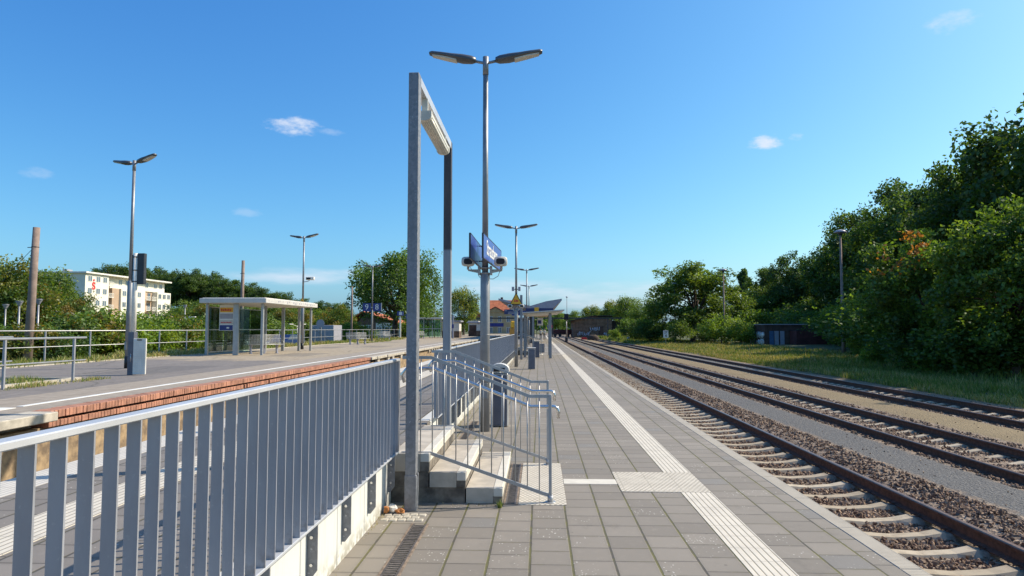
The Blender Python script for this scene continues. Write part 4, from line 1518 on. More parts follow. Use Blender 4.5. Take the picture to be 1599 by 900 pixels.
# ================================================================ LEFT PLATFORM
def rail_fence(label, pts, base_z, heights, spacing, pw, group=None, offset=0.0, kerb=False):
    """tubular barrier: horizontal rails on posts along a polyline"""
    t = thing('guard_railing', label, 'railing', (pts[0][0], pts[0][1], base_z), 0, group)
    o0 = Vector((pts[0][0], pts[0][1]))
    pl = [Vector(p) - o0 for p in pts]
    for h in heights:
        mb = MB(); mb.tube([(p.x, p.y, h) for p in pl], .024 if h == max(heights) else .018, 8); mb.build('rail', M['galv_lite'], t)
    pm = MB(); pm.rbox(-pw / 2, pw / 2, -.022, .022, 0, max(heights) - .02, .003)
    pmm = pm.mesh('post', M['galv'])
    n = 0
    for a, b in zip(pl, pl[1:]):
        L = (b - a).length
        k = int(L / spacing)
        for i in range(k + 1):
            q = a + (b - a) * min(1, (i * spacing + offset) / L)
            if n >= 100:
                break
            o = bpy.data.objects.new('post', pmm)
            col.objects.link(o)
            o.parent = t
            o.location = (q.x, q.y, 0)
            n += 1
    return t
rail_fence('long grey two-rail barrier along the back of the left platform', [(-17.9, 6), (-17.9, 86)], ZP, (1.13, .55), 2.45, .05, None, .6)
rail_fence('near side of the grey railed grass enclosure at the left edge', [(-10.62, 3.0), (-10.62, 15.4)], ZP, (1.0, .48), 2.0, .05, 'railings of the grass enclosure')
rail_fence('back side of the grey railed grass enclosure at the left edge', [(-12.8, 3.0), (-12.8, 15.9)], ZP, (1.0, .42), 1.9, .06, 'railings of the grass enclosure')

# wheelchair ramp stand with signal post
t = thing('ramp_stand', 'tall post with a black board and a folded boarding ramp at its foot', 'post', (-10.66, 17.3, ZP))
mb = MB(); mb.tube([(0, 0, 1.05), (0, 0, 3.2)], [.062, .058], 14); mb.build('upper_post', M['white_paint'], t)
mb = MB(); mb.rbox(-.09, .07, -.08, .08, 0, 1.12, .006); mb.build('lower_post', M['bin_panel'], t)
mb = MB(); mb.rbox(.04, .24, -.02, .10, 2.38, 3.20, .01); mb.build('board', M['dark_metal'], t)
mb = MB(); mb.rbox(-.10, -.062, -.02, .08, 2.42, 3.16, .01); mb.build('board_edge', M['dark_metal'], t)
for z in (2.45, 2.75, 3.1):
    mb = MB(); mb.tube([(0, 0, z - .012), (0, 0, z + .012)], .068, 12); mb.build('clamp', M['black'], t)
mb = MB()
mb.rbox(.085, .43, -.13, -.09, .02, .95, .01)
for i in range(6):
    for j in range(14):
        mb.box(.12 + i * .05, .15 + i * .05, -.138, -.1315, .10 + j * .058, .125 + j * .058)
ro = mb.build('folded_ramp', M['white_paint'], t)
mb = MB(); mb.rbox(.19, .32, -.141, -.133, .90, .935, .002); mb.build('handle', M['black'], ro)
mb = MB(); mb.tube([(.02, -.085, .35), (.02, -.12, .35), (.02, -.12, .55), (.02, -.085, .55)], .008, 6); mb.build('pull_bar', M['stainless'], t)

# shelter on the left platform
SX, SY = -15.35, 30.0
t = thing('waiting_shelter', 'flat roofed white and grey shelter with glass panes on the left platform', 'shelter', (SX, SY, ZP))
mb = MB(); mb.rbox(-.12, 2.98, 0, 7.1, 2.38, 2.60, .015); mb.build('roof', M['fascia'], t)
mb = MB(); mb.rbox(-.02, 2.88, .1, 7.0, 2.603, 2.63, .01); mb.build('roof_cover', M['white_paint'], t)
mb = MB()
rr = random.Random(3)
for i in range(23):
    y0 = .3 + i * .28
    mb.box(2.981, 2.985, y0, y0 + rr.uniform(.03, .16), 2.46 + rr.uniform(-.03, .05), 2.49 + rr.uniform(.0, .06))
mb.build('fascia_stain', M['sign_grey'], t)
for x, y, wx in ((.03, .5, .11), (1.42, .45, .24), (2.62, .5, .11), (2.75, 6.7, .10), (1.2, 6.7, .16), (.05, 6.7, .10), (1.35, 3.9, .14), (2.1, 6.7, .12)):
    mb = MB(); mb.rbox(x - wx / 2, x + wx / 2, y - .06, y + .06, 0, 2.38, .006)
    mb.build('post', M['galv_lite'], t)
for x0, x1, y in ((1.56, 2.5, .52),):
    pass
fr = []
for y0, y1 in ((.6, 2.1), (2.16, 3.6), (3.66, 5.1), (5.16, 6.6)):
    mb = MB(); mb.box(.04, .052, y0, y1, .15, 2.2); g = mb.build('glass_pane', M['clear'], t)
    mb = MB(); mb.box(.03, .062, y0, y1, .10, .148); mb.box(.03, .062, y0, y1, 1.16, 1.19); mb.box(.03, .062, y0, y1, 2.202, 2.24); mb.build('pane_frame', M['galv_lite'], g)
for x0, x1 in ((1.56, 2.0), (.14, .2)):
    mb = MB(); mb.box(x0, x1, .49, .502, .15, 2.2); mb.build('glass_pane', M['clear'], t)
t2 = thing('poster_board', 'timetable board with yellow and blue panels hung inside the shelter', 'notice board', (SX + .40, SY + .9, ZP + 1.12))
mb = MB(); mb.rbox(0, .68, 0, .03, 0, 1.20, .004); mb.build('board', M['sign_white'], t2)
for z0, z1, mt, nm in ((.86, 1.0 + .08, 'sign_yellow', 'yellow_panel'), (.56, .80, 'sign_grey', 'grey_panel'), (.30, .5, 'paper', 'pale_panel'), (.02, .26, 'sign_blue', 'blue_panel')):
    mb = MB(); mb.box(.03, .65, -.008, -.0005, z0, z1); mb.build(nm, M[mt], t2)
mb = MB()
for i in range(6):
    mb.box(.08 + i * .085, .14 + i * .085, -.014, -.0085, .92, 1.03 - (.03 if i % 2 else 0))
for i in range(7):
    mb.box(.08 + i * .075, .135 + i * .075, -.014, -.0085, .36, .41)
mb.build('print', M['sign_red'], t2)
mb = MB(); mb.rbox(.36, .48, -.014, -.0085, .10, .17, .001); mb.build('logo_patch', M['sign_white'], t2)

def bench(label, loc, rz):
    t = thing('bench', label, 'bench', loc, rz, 'wire benches on the left platform')
    L = 1.7
    mb = MB()
    for i in range(12):
        y = .02 + i * .04
        mb.tube([(-L / 2, -y, .45 - .01 * math.sin(i / 11 * math.pi)), (L / 2, -y, .45 - .01 * math.sin(i / 11 * math.pi))], .006, 5)
    for i in range(24):
        x = -L / 2 + .02 + i * (L - .04) / 23
        mb.box(x - .005, x + .005, -.47, -.01, .440, .446)
    mb.tube([(-L / 2, -.0, .45), (L / 2, -.0, .45)], .014, 6); mb.tube([(-L / 2, -.48, .45), (L / 2, -.48, .45)], .014, 6)
    mb.build('seat', M['galv_lite'], t)
    mb = MB()
    for i in range(11):
        q = .05 + i * .038
        mb.tube([(-L / 2, .02 + q * .28, .45 + q), (L / 2, .02 + q * .28, .45 + q)], .006, 5)
    for i in range(24):
        x = -L / 2 + .02 + i * (L - .04) / 23
        mb.bar([(x, .03, .48), (x, .145, .90)], .01, .006, (0, 1, 0))
    mb.tube([(-L / 2, .15, .91), (L / 2, .15, .91)], .014, 6)
    mb.build('backrest', M['galv_lite'], t)
    for s in (-.62, 0, .62):
        mb = MB()
        mb.prism([(-.40, .43), (.02, .43), (-.06, .32), (-.08, .02), (-.30, .02), (-.24, .26)], 0, s - .03, s + .03)
        mb.rbox(s - .06, s + .06, -.36, -.02, 0, .02, .003)
        mb.build('leg', M['sign_grey'], t)
    for s in (-1, 1):
        mb = MB(); mb.tube([(s * L / 2, -.46, .45), (s * L / 2, -.44, .62), (s * L / 2, -.05, .64), (s * L / 2, .07, .63)], .012, 6); mb.build('armrest', M['galv_lite'], t)
    return t
b0 = bench('grey wire bench standing under the white shelter', (-13.55, 32.6, ZP), R(38))
dup(b0, 'grey wire bench between the shelter and the number plate lamp', (-14.2, 52.0, ZP), R(40))
dup(b0, 'grey wire bench right of the lamp with the number plates', (-17.0, 73.0, ZP), R(40))
dup(b0, 'small wire bench in front of the far glass shelter', (-15.2, 84.5, ZP), R(40))

t = thing('track_number_plate', 'blue plates with white 9 and 8 either side of the lamp pole', 'sign', (-15.65, 62.38, 3.36))
mb = MB(); mb.rbox(-.86, -.10, -.03, .03, 0, .74, .005); mb.build('panel', M['sign_blue'], t)
mb = MB(); mb.rbox(.10, .86, -.03, .03, 0, .74, .005); mb.build('panel', M['sign_blue'], t)
mb = MB(); mb.box(.862, .93, -.035, .035, .0, .78); mb.box(-.10, .10, -.02, .02, .3, .4); mb.build('bracket', M['galv_lite'], t)
text('numeral', '9', .72, t, (-.48, -.033, .37), (R(90), 0, 0), M['sign_white'], .001)
text('numeral', '8', .72, t, (.48, -.033, .37), (R(90), 0, 0), M['sign_white'], .001)

t = thing('security_camera', 'white camera on an arm of the lamp behind the shelter', 'camera', (-14.1, 39.5, 4.55))
mb = MB(); mb.tube([(0, 0, -.05), (.30, -.02, -.02), (.42, -.03, .04)], .022, 8); mb.build('arm', M['galv_lite'], t)
mb = MB(); mb.rbox(.22, .72, -.13, .07, .06, .25, .03); mb.build('housing', M['white_paint'], t)
mb = MB(); mb.rbox(.26, .52, -.136, -.1305, .09, .21, .002); mb.build('lens', M['black'], t)
t = thing('hazard_plate', 'small yellow plate on the lamp pole above the shelter roof', 'sign', (-14.1, 39.46, 3.18))
mb = MB(); mb.prism([(-.2, 0), (.2, 0), (0, .36)], 1, -.02, -.005); mb.build('plate', M['sign_yellow'], t)
mb = MB(); mb.prism([(-.06, .06), (.06, .06), (0, .22)], 1, -.026, -.0205); mb.build('pictogram', M['black'], t)

t = thing('info_post', 'white post with a blue and white box left of the front frame post', 'sign', (-17.35, 83.5, ZP))
mb = MB(); mb.rbox(-.09, .09, -.08, .08, 0, 2.85, .01); mb.build('post', M['white_paint'], t)
mb = MB(); mb.rbox(-.38, .36, -.2, .2, 2.852, 3.4, .02); bo = mb.build('sign_box', M['sign_blue'], t)
mb = MB(); mb.rbox(-.12, .26, -.206, -.2005, 2.95, 3.3, .002); mb.build('white_panel', M['sign_white'], bo)
mb = MB(); mb.rbox(.7, 1.1, -.06, .06, 2.5, 3.1, .01); mb.box(.36, .70, -.02, .02, 2.9, 2.96); mb.build('side_plate', M['sign_blue'], t)

def glass_shelter(label, loc, w, d, h):
    t = thing('glass_shelter', label, 'shelter', loc)
    mb = MB(); mb.rbox(-.15, w + .15, -.15, d + .15, h, h + .22, .02); mb.build('roof', M['fascia'], t)
    for x in (0, w / 3, 2 * w / 3, w):
        for y in (0, d):
            mb = MB(); mb.rbox(x - .04, x + .04, y - .04, y + .04, 0, h, .005); mb.build('post', M['galv_lite'], t)
    for i in range(3):
        mb = MB(); mb.box(i * w / 3 + .05, (i + 1) * w / 3 - .05, -.006, .006, .15, h - .1); mb.build('glass_pane', M['clear'], t)
    mb = MB(); mb.box(.05, w - .05, d - .006, d + .006, .15, h - .1); mb.build('glass_pane', M['clear'], t)
    mb = MB(); mb.box(.05, w - .05, -.012, -.0065, 1.2, 1.27); mb.build('cross_rail', M['galv_lite'], t)
    return t
glass_shelter('far glass shelter with a white roof between the frame posts', (-16.3, 88, ZP), 3.4, 5.0, 2.5)
glass_shelter('small distant glass shelter between the two brick kiosks', (-12.4, 118, ZP), 1.6, 3.0, 2.4)
t = thing('grey_bin', 'grey box bin in front of the far glass shelter', 'litter bin', (-16.2, 85.6, ZP))
mb = MB(); mb.rbox(-.3, .3, -.25, .25, 0, 1.0, .02); mb.build('body', M['galv'], t)
mb = MB(); mb.rbox(-.33, .33, -.28, .28, 1.003, 1.08, .02); mb.build('lid', M['galv_lite'], t)

def kiosk(label, loc, w, d, h):
    t = thing('brick_kiosk', label, 'kiosk', loc, 0, 'brick kiosks on the left platform')
    mb = MB(); mb.box(0, w, 0, d, 0, h * .42); mb.build('brick_base', M['shed_brick'], t)
    mb = MB(); mb.box(.02, w - .02, .02, d - .02, h * .42 + .002, h); o = mb.build('wall', M['white_paint'], t)
    mb = MB(); mb.box(.12, w * .55, -.01, .018, .1, h * .86); mb.build('shutter', M['shed_dark'], t)
    mb = MB(); mb.rbox(-.25, w + .25, -.25, d + .25, h + .003, h + .2, .02); mb.build('roof', M['sign_grey'], t)
    return t
k0 = kiosk('nearer brick and white kiosk right of the far frame post', (-13.35, 92, ZP), 2.4, 2.6, 2.15)
dup(k0, 'farther brick and white kiosk beside the nearest lamp pole', (-11.6, 110, ZP))
t = thing('ticket_post', 'slim grey ticket post in front of the brick kiosks', 'post', (-11.05, 86, ZP))
mb = MB(); mb.rbox(-.1, .1, -.1, .1, 0, 2.9, .01); mb.build('post', M['sign_grey'], t)
mb = MB(); mb.rbox(-.13, .13, -.13, -.102, 1.3, 1.8, .004); mb.build('panel', M['sign_blue'], t)
t = thing('signal_gantry', 'thin dark beam on posts spanning the tracks beyond the canopy', 'gantry', (0, 150, 0))
mb = MB(); mb.box(-28, 19, -.12, .12, 3.95, 4.25); mb.build('beam', M['dark_metal'], t)
for x in (-27.5, -18.5, 3.0, 15.2):
    mb = MB(); mb.rbox(x - .12, x + .12, -.12, .12, -.7, 3.95, .01); mb.build('post', M['dark_metal'], t)

# small teal buckles on the pit wall
t = thing('cable_clip', 'pair of teal cable clips on the sandy wall behind the fence', 'clip', (-7.235, 10.6, .05))
for z in (0, -.42):
    mb = MB(); mb.rbox(0, .05, -.1, .1, z, z + .06, .01); mb.build('clip', M['teal'], t)

# ---- old brown concrete masts behind the left platform
def mast(label, x, y, r, h, lean=0):
    t = thing('concrete_mast', label, 'pole', (x, y, -.3), 0, 'old brown masts behind the left platform')
    mb = MB(); mb.tube([(0, 0, 0), (lean * .5, 0, h * .5), (lean, 0, h)], [r, r * .86, r * .74], 14); mb.build('shaft', M['pole_brown'], t)
    mb = MB(); mb.tube([(lean * .86, 0, h * .86), (lean * .86, 0, h * .86 + .03)], r * .83, 14); mb.tube([(-r * 1.1, 0, h * .86), (r * 1.1, 0, h * .86)], .02, 6); mb.build('band', M['dark_metal'], t)
    return t
mast('thick brown concrete mast at the left edge behind the railing', -24.2, 31, .20, 6.85, .18)
mast('brown mast rising behind the white shelter roof', -23.4, 52, .16, 7.4, .05)
mast('thin brown mast in front of the red roofed house', -22.5, 80, .13, 7.1, 0)
wire = MB(); wire.tube([(-24.1, 31, 5.6), (-25.6, 31.6, 4.6), (-27.6, 32.4, 3.0)], .012, 5)
tag(wire.build('stay_wire', M['dark_metal']), 'slanting stay wire from the thick mast down into the bushes', 'wire')

def bowl_lamp(label, x, y, h):
    t = thing('street_lamp', label, 'street lamp', (x, y, -.3), 0, 'bowl shaped street lamps on the road')
    mb = MB(); mb.tube([(0, 0, 0), (0, 0, h)], [.07, .05], 10); mb.build('post', M['pole_grey'], t)
    mb = MB(); mb.tube([(0, 0, h), (0, 0, h + .04), (0, 0, h + .24), (0, 0, h + .26)], [.06, .08, .19, .20], 14); mb.build('lamp_shade', M['sign_grey'], t)
    mb = MB(); mb.tube([(0, 0, h + .265), (0, 0, h + .30)], [.22, .18], 14); mb.build('cap', M['pole_grey'], t)
    return t
l1 = bowl_lamp('bowl shaped street lamp just right of the thick brown mast', -27.6, 36, 3.35)
dup(l1, 'bowl shaped street lamp left of the thick brown mast', (-30.6, 38.4, -.3), 0, (1, 1, 1.0))
dup(l1, 'bowl shaped street lamp nearest the left edge of the photo', (-35.6, 43.5, -.3), 0, (1, 1, 1.0))
dup(l1, 'bowl shaped street lamp in front of the apartment block end', (-37.6, 70, -.3), 0, (1, 1, 1.25))
def arm_lamp(label, x, y, h, rz=0):
    t = thing('road_lamp', label, 'street lamp', (x, y, -.3), rz, 'twin arm road lamps')
    mb = MB(); mb.tube([(0, 0, 0), (0, 0, h)], [.06, .045], 10); mb.build('post', M['white_paint'], t)
    for s in (-1, 1):
        mb = MB(); mb.tube([(0, 0, h - .1), (s * .5, 0, h + .05), (s * .9, 0, h + .12)], .035, 8); mb.build('arm', M['white_paint'], t)
        mb = MB(); mb.rbox(s * .9 - .3, s * .9 + .3, -.1, .1, h + .10, h + .2, .03); mb.build('lamp_head', M['white_paint'], t)
    return t
a1 = arm_lamp('white twin arm road lamp seen left of the shelter posts', -27.2, 50, 2.75)
dup(a1, 'white road lamp seen through the right half of the shelter', (-24.0, 66, -.3), R(60), .85)

# vehicles in the street
def car(label, x, y, rz, paint):
    t = thing('parked_car', label, 'car', (x, y, -.25), rz, 'cars parked behind the left platform')
    prof = [(-2.1, .35), (-2.12, .75), (-1.9, .88), (-1.2, .95), (-.6, 1.42), (.9, 1.45), (1.6, 1.0), (2.05, .85), (2.1, .4), (1.9, .25), (-1.9, .25)]
    mb = MB(); mb.prism(prof, 1, -.82, .82); mb.build('body', paint, t)
    for s in (-1, 1):
        for pl in ([(-1.05, .98), (-.55, 1.36), (.1, 1.38), (.1, .98)], [(.2, .98), (.2, 1.38), (.85, 1.39), (1.4, .99)]):
            mb = MB(); mb.prism(pl, 1, s * .822, s * .828); mb.build('side_window', M['window_glass'], t)
    for a in (-1.3, 1.3):
        for s in (-1, 1):
            mb = MB(); mb.tube([(a, s * .70, .31), (a, s * .84, .31)], .31, 16); wv = mb.build('wheel', M['rubber'], t)
            mb = MB(); mb.tube([(a, s * .841, .31), (a, s * .85, .31)], .19, 12); mb.build('rim', M['galv_lite'], wv)
    for s in (-1, 1):
        mb = MB(); mb.rbox(-2.14, -2.08, s * .6 - .15, s * .6 + .15, .62, .76, .01); mb.build('headlight', M['sign_white'], t)
    return t
c0 = car('white car parked beyond the barrier left of the shelter', -28.6, 52, R(70), M['car_white'])
c1 = car('dark blue car parked beyond the barrier right of the shelter', -23.6, 62, R(80), M['car_blue'])
t = thing('white_van', 'white box van half hidden by bushes behind the thick mast', 'van', (-37.8, 51.0, -.3), R(25))
mb = MB(); mb.rbox(-2.4, 1.2, -1.0, 1.0, .95, 3.4, .08); mb.build('box_body', M['car_white'], t)
mb = MB(); mb.prism([(1.25, .45), (1.25, 2.3), (1.7, 2.3), (2.3, 1.4), (2.9, 1.2), (2.95, .45)], 1, -.95, .95); mb.build('cab', M['car_white'], t)
mb = MB(); mb.prism([(1.4, 1.4), (1.4, 2.1), (1.66, 2.1), (2.1, 1.42)], 1, -.957, -.952); mb.build('cab_window', M['window_glass'], t)
mb = MB(); mb.rbox(-2.4, 1.25, -.95, .95, .45, .93, .02); mb.build('chassis', M['dark_metal'], t)
for a in (-1.5, 2.0):
    for s in (-1, 1):
        mb = MB(); mb.tube([(a, s * .8, .42), (a, s * .98, .42)], .42, 16); mb.build('wheel', M['rubber'], t)
t = thing('grey_container', 'grey steel container box behind the barrier right of the shelter', 'container', (-23.9, 70, -.3))
mb = MB(); mb.rbox(0, 2.3, 0, 3, .3, 2.4, .03); mb.build('body', M['sign_grey'], t)
mb = MB(); mb.bar([(.05, -.03, 2.3), (2.25, -.03, .5)], .02, .08, (0, 1, 0)); mb.build('diagonal_brace', M['galv_lite'], t)
t = thing('road_sign', 'round road sign seen from behind, right of the shelter', 'sign', (-19.7, 60, -.3))
mb = MB(); mb.rbox(-.08, .08, -.06, .06, 0, 2.8, .01); mb.build('post', M['pole_grey'], t)
mb = MB(); mb.tube([(0, -.09, 2.5), (0, -.07, 2.5)], .36, 20); mb.build('disc', M['sign_grey'], t)
t = thing('traffic_sign', 'dark round traffic sign in front of the apartment block bushes', 'sign', (-33.5, 60, -.3))
mb = MB(); mb.tube([(0, 0, 0), (0, 0, 3.1)], .05, 8); mb.build('post', M['pole_grey'], t)
mb = MB(); mb.tube([(0, -.09, 2.9), (0, -.07, 2.9)], .42, 20); mb.build('disc', M['dark_metal'], t)

# ================================================================ BUILDINGS
def window_proto(name, w, h, fr=.09):
    """frame with glass, facing +x (the outward side), centred on its origin"""
    mb = MB()
    mb.box(0, .06, -w / 2, w / 2, h / 2 - fr, h / 2); mb.box(0, .06, -w / 2, w / 2, -h / 2, -h / 2 + fr)
    mb.box(0, .06, -w / 2, -w / 2 + fr, -h / 2 + fr, h / 2 - fr); mb.box(0, .06, w / 2 - fr, w / 2, -h / 2 + fr, h / 2 - fr)
    mb.box(0, .055, -fr / 2, fr / 2, -h / 2 + fr, h / 2 - fr)
    g = MB(); g.box(.002, .03, -w / 2 + fr, -fr / 2, -h / 2 + fr, h / 2 - fr); g.box(.002, .03, fr / 2, w / 2 - fr, -h / 2 + fr, h / 2 - fr)
    return mb.mesh(name, M['white_paint']), g.mesh('pane', M['window_glass'])
WIN = window_proto('window', 1.6, 1.45)
def add_window(parent, loc, rz, proto=WIN, name='window'):
    o = bpy.data.objects.new(name, proto[0]); col.objects.link(o); o.parent = parent; o.location = loc; o.rotation_euler = (0, 0, rz)
    g = bpy.data.objects.new('pane', proto[1]); col.objects.link(g); g.parent = o
    return o
AX, AY = -110.0, 158.4
bt = thing('apartment_building', 'cream four storey apartment block with a red emblem on its front', 'building', (AX, AY, 0))
FH = 2.95
ZT = 15.6
mb = MB()
mb.box(-14, 0, 0, 9.0, 0, ZT - .35)                 # front section, full height
mb.build('wall', M['cream_wall'], bt)
mb = MB(); mb.box(-14, -1.6, 9.002, 11.2, 0, ZT - .35); mb.build('recess_wall', M['tan_wall'], bt)
mb = MB(); mb.box(-14, -.5, 11.202, 14.2, 0, 12.3); mb.build('stair_tower', M['tan_wall'], bt)
mb = MB(); mb.box(-14, -1.2, 11.202, 36.6, 12.302, ZT - .35); mb.build('set_back_wall', M['cream_wall'], bt)
mb = MB(); mb.box(-14, 0, 14.202, 25.0, 0, 12.3); mb.build('wall', M['cream_wall'], bt)
mb = MB(); mb.box(-14, 0, 31.002, 38, 0, 12.3); mb.build('wall', M['cream_wall'], bt)
mb = MB(); mb.box(-14, -1.5, 25.002, 31.0, 0, 12.3); mb.build('recess_wall', M['tan_wall'], bt)
mb = MB(); mb.rbox(-14.5, .6, -.6, 37.4, ZT - .348, ZT + .05, .03); mb.build('roof', M['white_paint'], bt)
mb = MB(); mb.rbox(-8, -6.8, 3, 5, ZT + .053, ZT + .9, .03); mb.build('chimney', M['galv'], bt)
for fl in range(4):
    zc = ZT - 1.55 - fl * FH
    for yy in (1.7, 4.8, 7.4):
        add_window(bt, (.002, yy, zc), 0)
    for yy in ((15.5, 19.0, 22.2, 32.2, 34.5, 36.8) if fl else ()):
        add_window(bt, (.002, yy, zc), 0)
    if fl == 0:
        for yy in (15.5, 18.5, 27.5, 31.8, 34.5):
            add_window(bt, (-1.198, yy, zc), 0)
    for x_ in (-5.0, -9.5):
        add_window(bt, (x_, -.002, zc), R(-90))
    for yy in (10.1, 26.6, 29.4):
        if fl == 0 and yy > 20:
            continue
        mb = MB(); mb.box(-1.5, .05, yy - 1.05, yy + 1.05, zc - 1.35, zc - 1.22); bo = mb.build('balcony', M['white_paint'], bt)
        mb = MB()
        for i in range(9):
            mb.box(-.01, .03, yy - 1.0 + i * .25, yy - .93 + i * .25, zc - 1.218, zc - .32)
        mb.box(-.02, .04, yy - 1.05, yy + 1.05, zc - .318, zc - .24); mb.build('balustrade', M['white_paint'], bo)
        mb = MB(); mb.box(-1.59 if yy < 20 else -1.49, -1.55 if yy < 20 else -1.45, yy - .8, yy + .6, zc - 1.2, zc + .8); mb.build('balcony_door', M['window_glass'], bt)
eb = thing('red_emblem', 'red S emblem with a dot on the cream wall of the apartment block', 'emblem', (AX + .05, AY + 3.1, 12.55))
text('letter', 'S', 2.5, eb, (0, 0, -.3), (R(90), 0, R(90)), M['sign_red'], .03, 1.1, .09)
mb = MB(); mb.tube([(-.01, 0, 1.2), (.05, 0, 1.2)], .28, 16); mb.build('dot', M['sign_red'], eb)

# red roofed house
ht = thing('red_roofed_house', 'small white house with an orange tiled roof behind the big tree', 'house', (-30.3, 110, -.3))
mb = MB(); mb.box(0, 3.4, 0, 10, 0, 3.0); mb.build('wall', M['shed_brick'], ht)
mb = MB(); mb.box(3.402, 6.2, 0, 10, 0, 3.0); mb.build('wall', M['white_paint'], ht)
mb = MB(); mb.prism([(.3, 3.002), (5.9, 3.002), (1.5, 4.5)], 1, .02, 9.98); mb.build('gable', M['shed_brick'], ht)
mb = MB(); mb.prism([(1.2, 4.75), (6.8, 3.02), (6.8, 3.2), (1.2, 4.95)], 1, -.5, 10.5); mb.build('roof', M['red_tile'], ht)
mb = MB(); mb.prism([(-1.2, 3.2), (1.19, 4.74), (1.19, 4.94), (-1.2, 3.4)], 1, -.5, 10.5); mb.build('roof', M['red_tile'], ht)
HW = window_proto('window', .9, 1.5, .08)
for x in (3.95, 4.85, 5.7):
    add_window(ht, (x, -.002, 1.6), R(-90), HW)
for x in (1.0, 2.2):
    add_window(ht, (x, -.002, 1.9), R(-90), HW)
ht2 = thing('low_roof_annex', 'low annex with an orange roof at the left of the red roofed house', 'annex', (-33.3, 109, -.3))
mb = MB(); mb.box(0, 3, 0, 6, 0, 2.2); mb.build('wall', M['shed_brick'], ht2)
mb = MB(); mb.prism([(-.3, 2.9), (3.2, 2.2), (3.2, 2.35), (-.3, 3.05)], 1, -.4, 6.4); mb.build('roof', M['red_tile'], ht2)

# station building
st = thing('station_building', 'yellow beige station building with a red tiled roof', 'building', (-13.5, 172, -.4))
mb = MB(); mb.box(0, 7.8, 0, 14, 0, 6.4); mb.build('wall', M['beige_wall'], st)
mb = MB(); mb.prism([(0.02, 6.402), (4.6, 6.402), (2.3, 7.6)], 1, -.3, -.02); mb.build('gable', M['beige_wall'], st)
mb = MB(); mb.prism([(-.5, 6.1), (-.5, 6.3), (2.3, 7.85), (5.1, 6.3), (5.1, 6.1), (2.3, 7.62)], 1, -.7, -.02 - .3); mb.build('gable_trim', M['dark_roof'], st)
mb = MB(); mb.prism([(-.3, 6.403), (14.3, 6.403), (10.5, 9.6), (3.5, 9.6)], 0, -.6, 8.4); mb.build('roof', M['red_tile'], st)
mb = MB(); mb.rbox(3.4, 4.0, 4, 4.8, 9.0, 10.4, .03); mb.build('chimney', M['shed_dark'], st)
for x in (1.2, 3.4, 5.6):
    for z in (1.8, 4.6):
        add_window(st, (x, -.002, z), R(-90), HW)
mb = MB(); mb.box(.5, 4.4, -.06, -.004, 2.7, 3.6); mb.build('dark_board', M['sign_blue'], st)
st2 = thing('station_wing', 'lower beige wing of the station with a flat dark cornice', 'building', (-18.6, 176, -.4))
mb = MB(); mb.box(0, 4.9, 0, 8, 0, 5.2); mb.build('wall', M['beige_wall'], st2)
mb = MB(); mb.prism([(-.3, 5.202), (5.0, 5.202), (2.4, 6.6)], 1, -.3, 8.2); mb.build('roof', M['red_tile'], st2)
for x in (1.2, 3.4):
    add_window(st2, (x, -.002, 2.6), R(-90), HW)
st3 = thing('station_side_wing', 'low beige station wing right of the main station block', 'building', (-5.4, 174, -.4))
mb = MB(); mb.box(0, 3.2, 0, 8, 0, 3.6); mb.build('wall', M['beige_wall'], st3)
mb = MB(); mb.rbox(-.2, 3.4, -.3, 8.2, 3.603, 3.9, .03); mb.build('roof', M['dark_roof'], st3)

# goods shed on the right
gs = thing('goods_shed', 'old brick goods shed with a dark low pitched roof and graffiti', 'shed', (9.6, 190, -.6))
mb = MB(); mb.box(0, 10.8, 0, 16, 0, 4.9); mb.build('wall', M['shed_brick'], gs)
mb = MB(); mb.prism([(0.02, 4.902), (10.8, 4.902), (5.4, 6.0)], 1, .02, 15.9); mb.build('gable', M['shed_brick'], gs)
mb = MB(); mb.prism([(-1.4, 4.6), (5.0, 6.02), (12.8, 6.2), (15.0, 5.2), (15.0, 5.0), (12.8, 5.95), (5.0, 5.8), (-1.4, 4.4)][::-1], 1, -1.0, 17); mb.build('roof', M['dark_roof'], gs)
mb = MB(); mb.box(7.0, 8.4, -.05, -.003, 0.8, 3.1); mb.build('door', M['shed_dark'], gs)
mb = MB(); mb.box(10.803, 15.0, 3, 16, 0, 4.6); mb.build('wall', M['dark_roof'], gs)
def scribble(name, parent, cx, cz, w, h, seed, mat, y=-.02, n=7, r=.05, axis=1):
    rr = random.Random(seed)
    mb = MB()
    for i in range(n):
        x0 = cx - w / 2 + w * i / n
        pts = []
        for j in range(5):
            px = x0 + rr.uniform(-.1, 1.1) * w / n
            pz = cz + rr.uniform(-.5, .5) * h
            pts.append((px, y, pz) if axis == 1 else (y, px, pz))
        mb.tube(pts, r, 5)
    return mb.build(name, mat, parent)
scribble('graffiti', gs, 6.0, 2.3, 2.6, 1.2, 3, M['graffiti'], -.03, 6, .11)
scribble('graffiti', gs, 3.0, 1.0, 3.6, 1.4, 4, M['graffiti'], -.03, 8, .09)
scribble('graffiti', gs, 9.5, .9, 2.2, 1.0, 5, M['graffiti'], -.03, 6, .09)

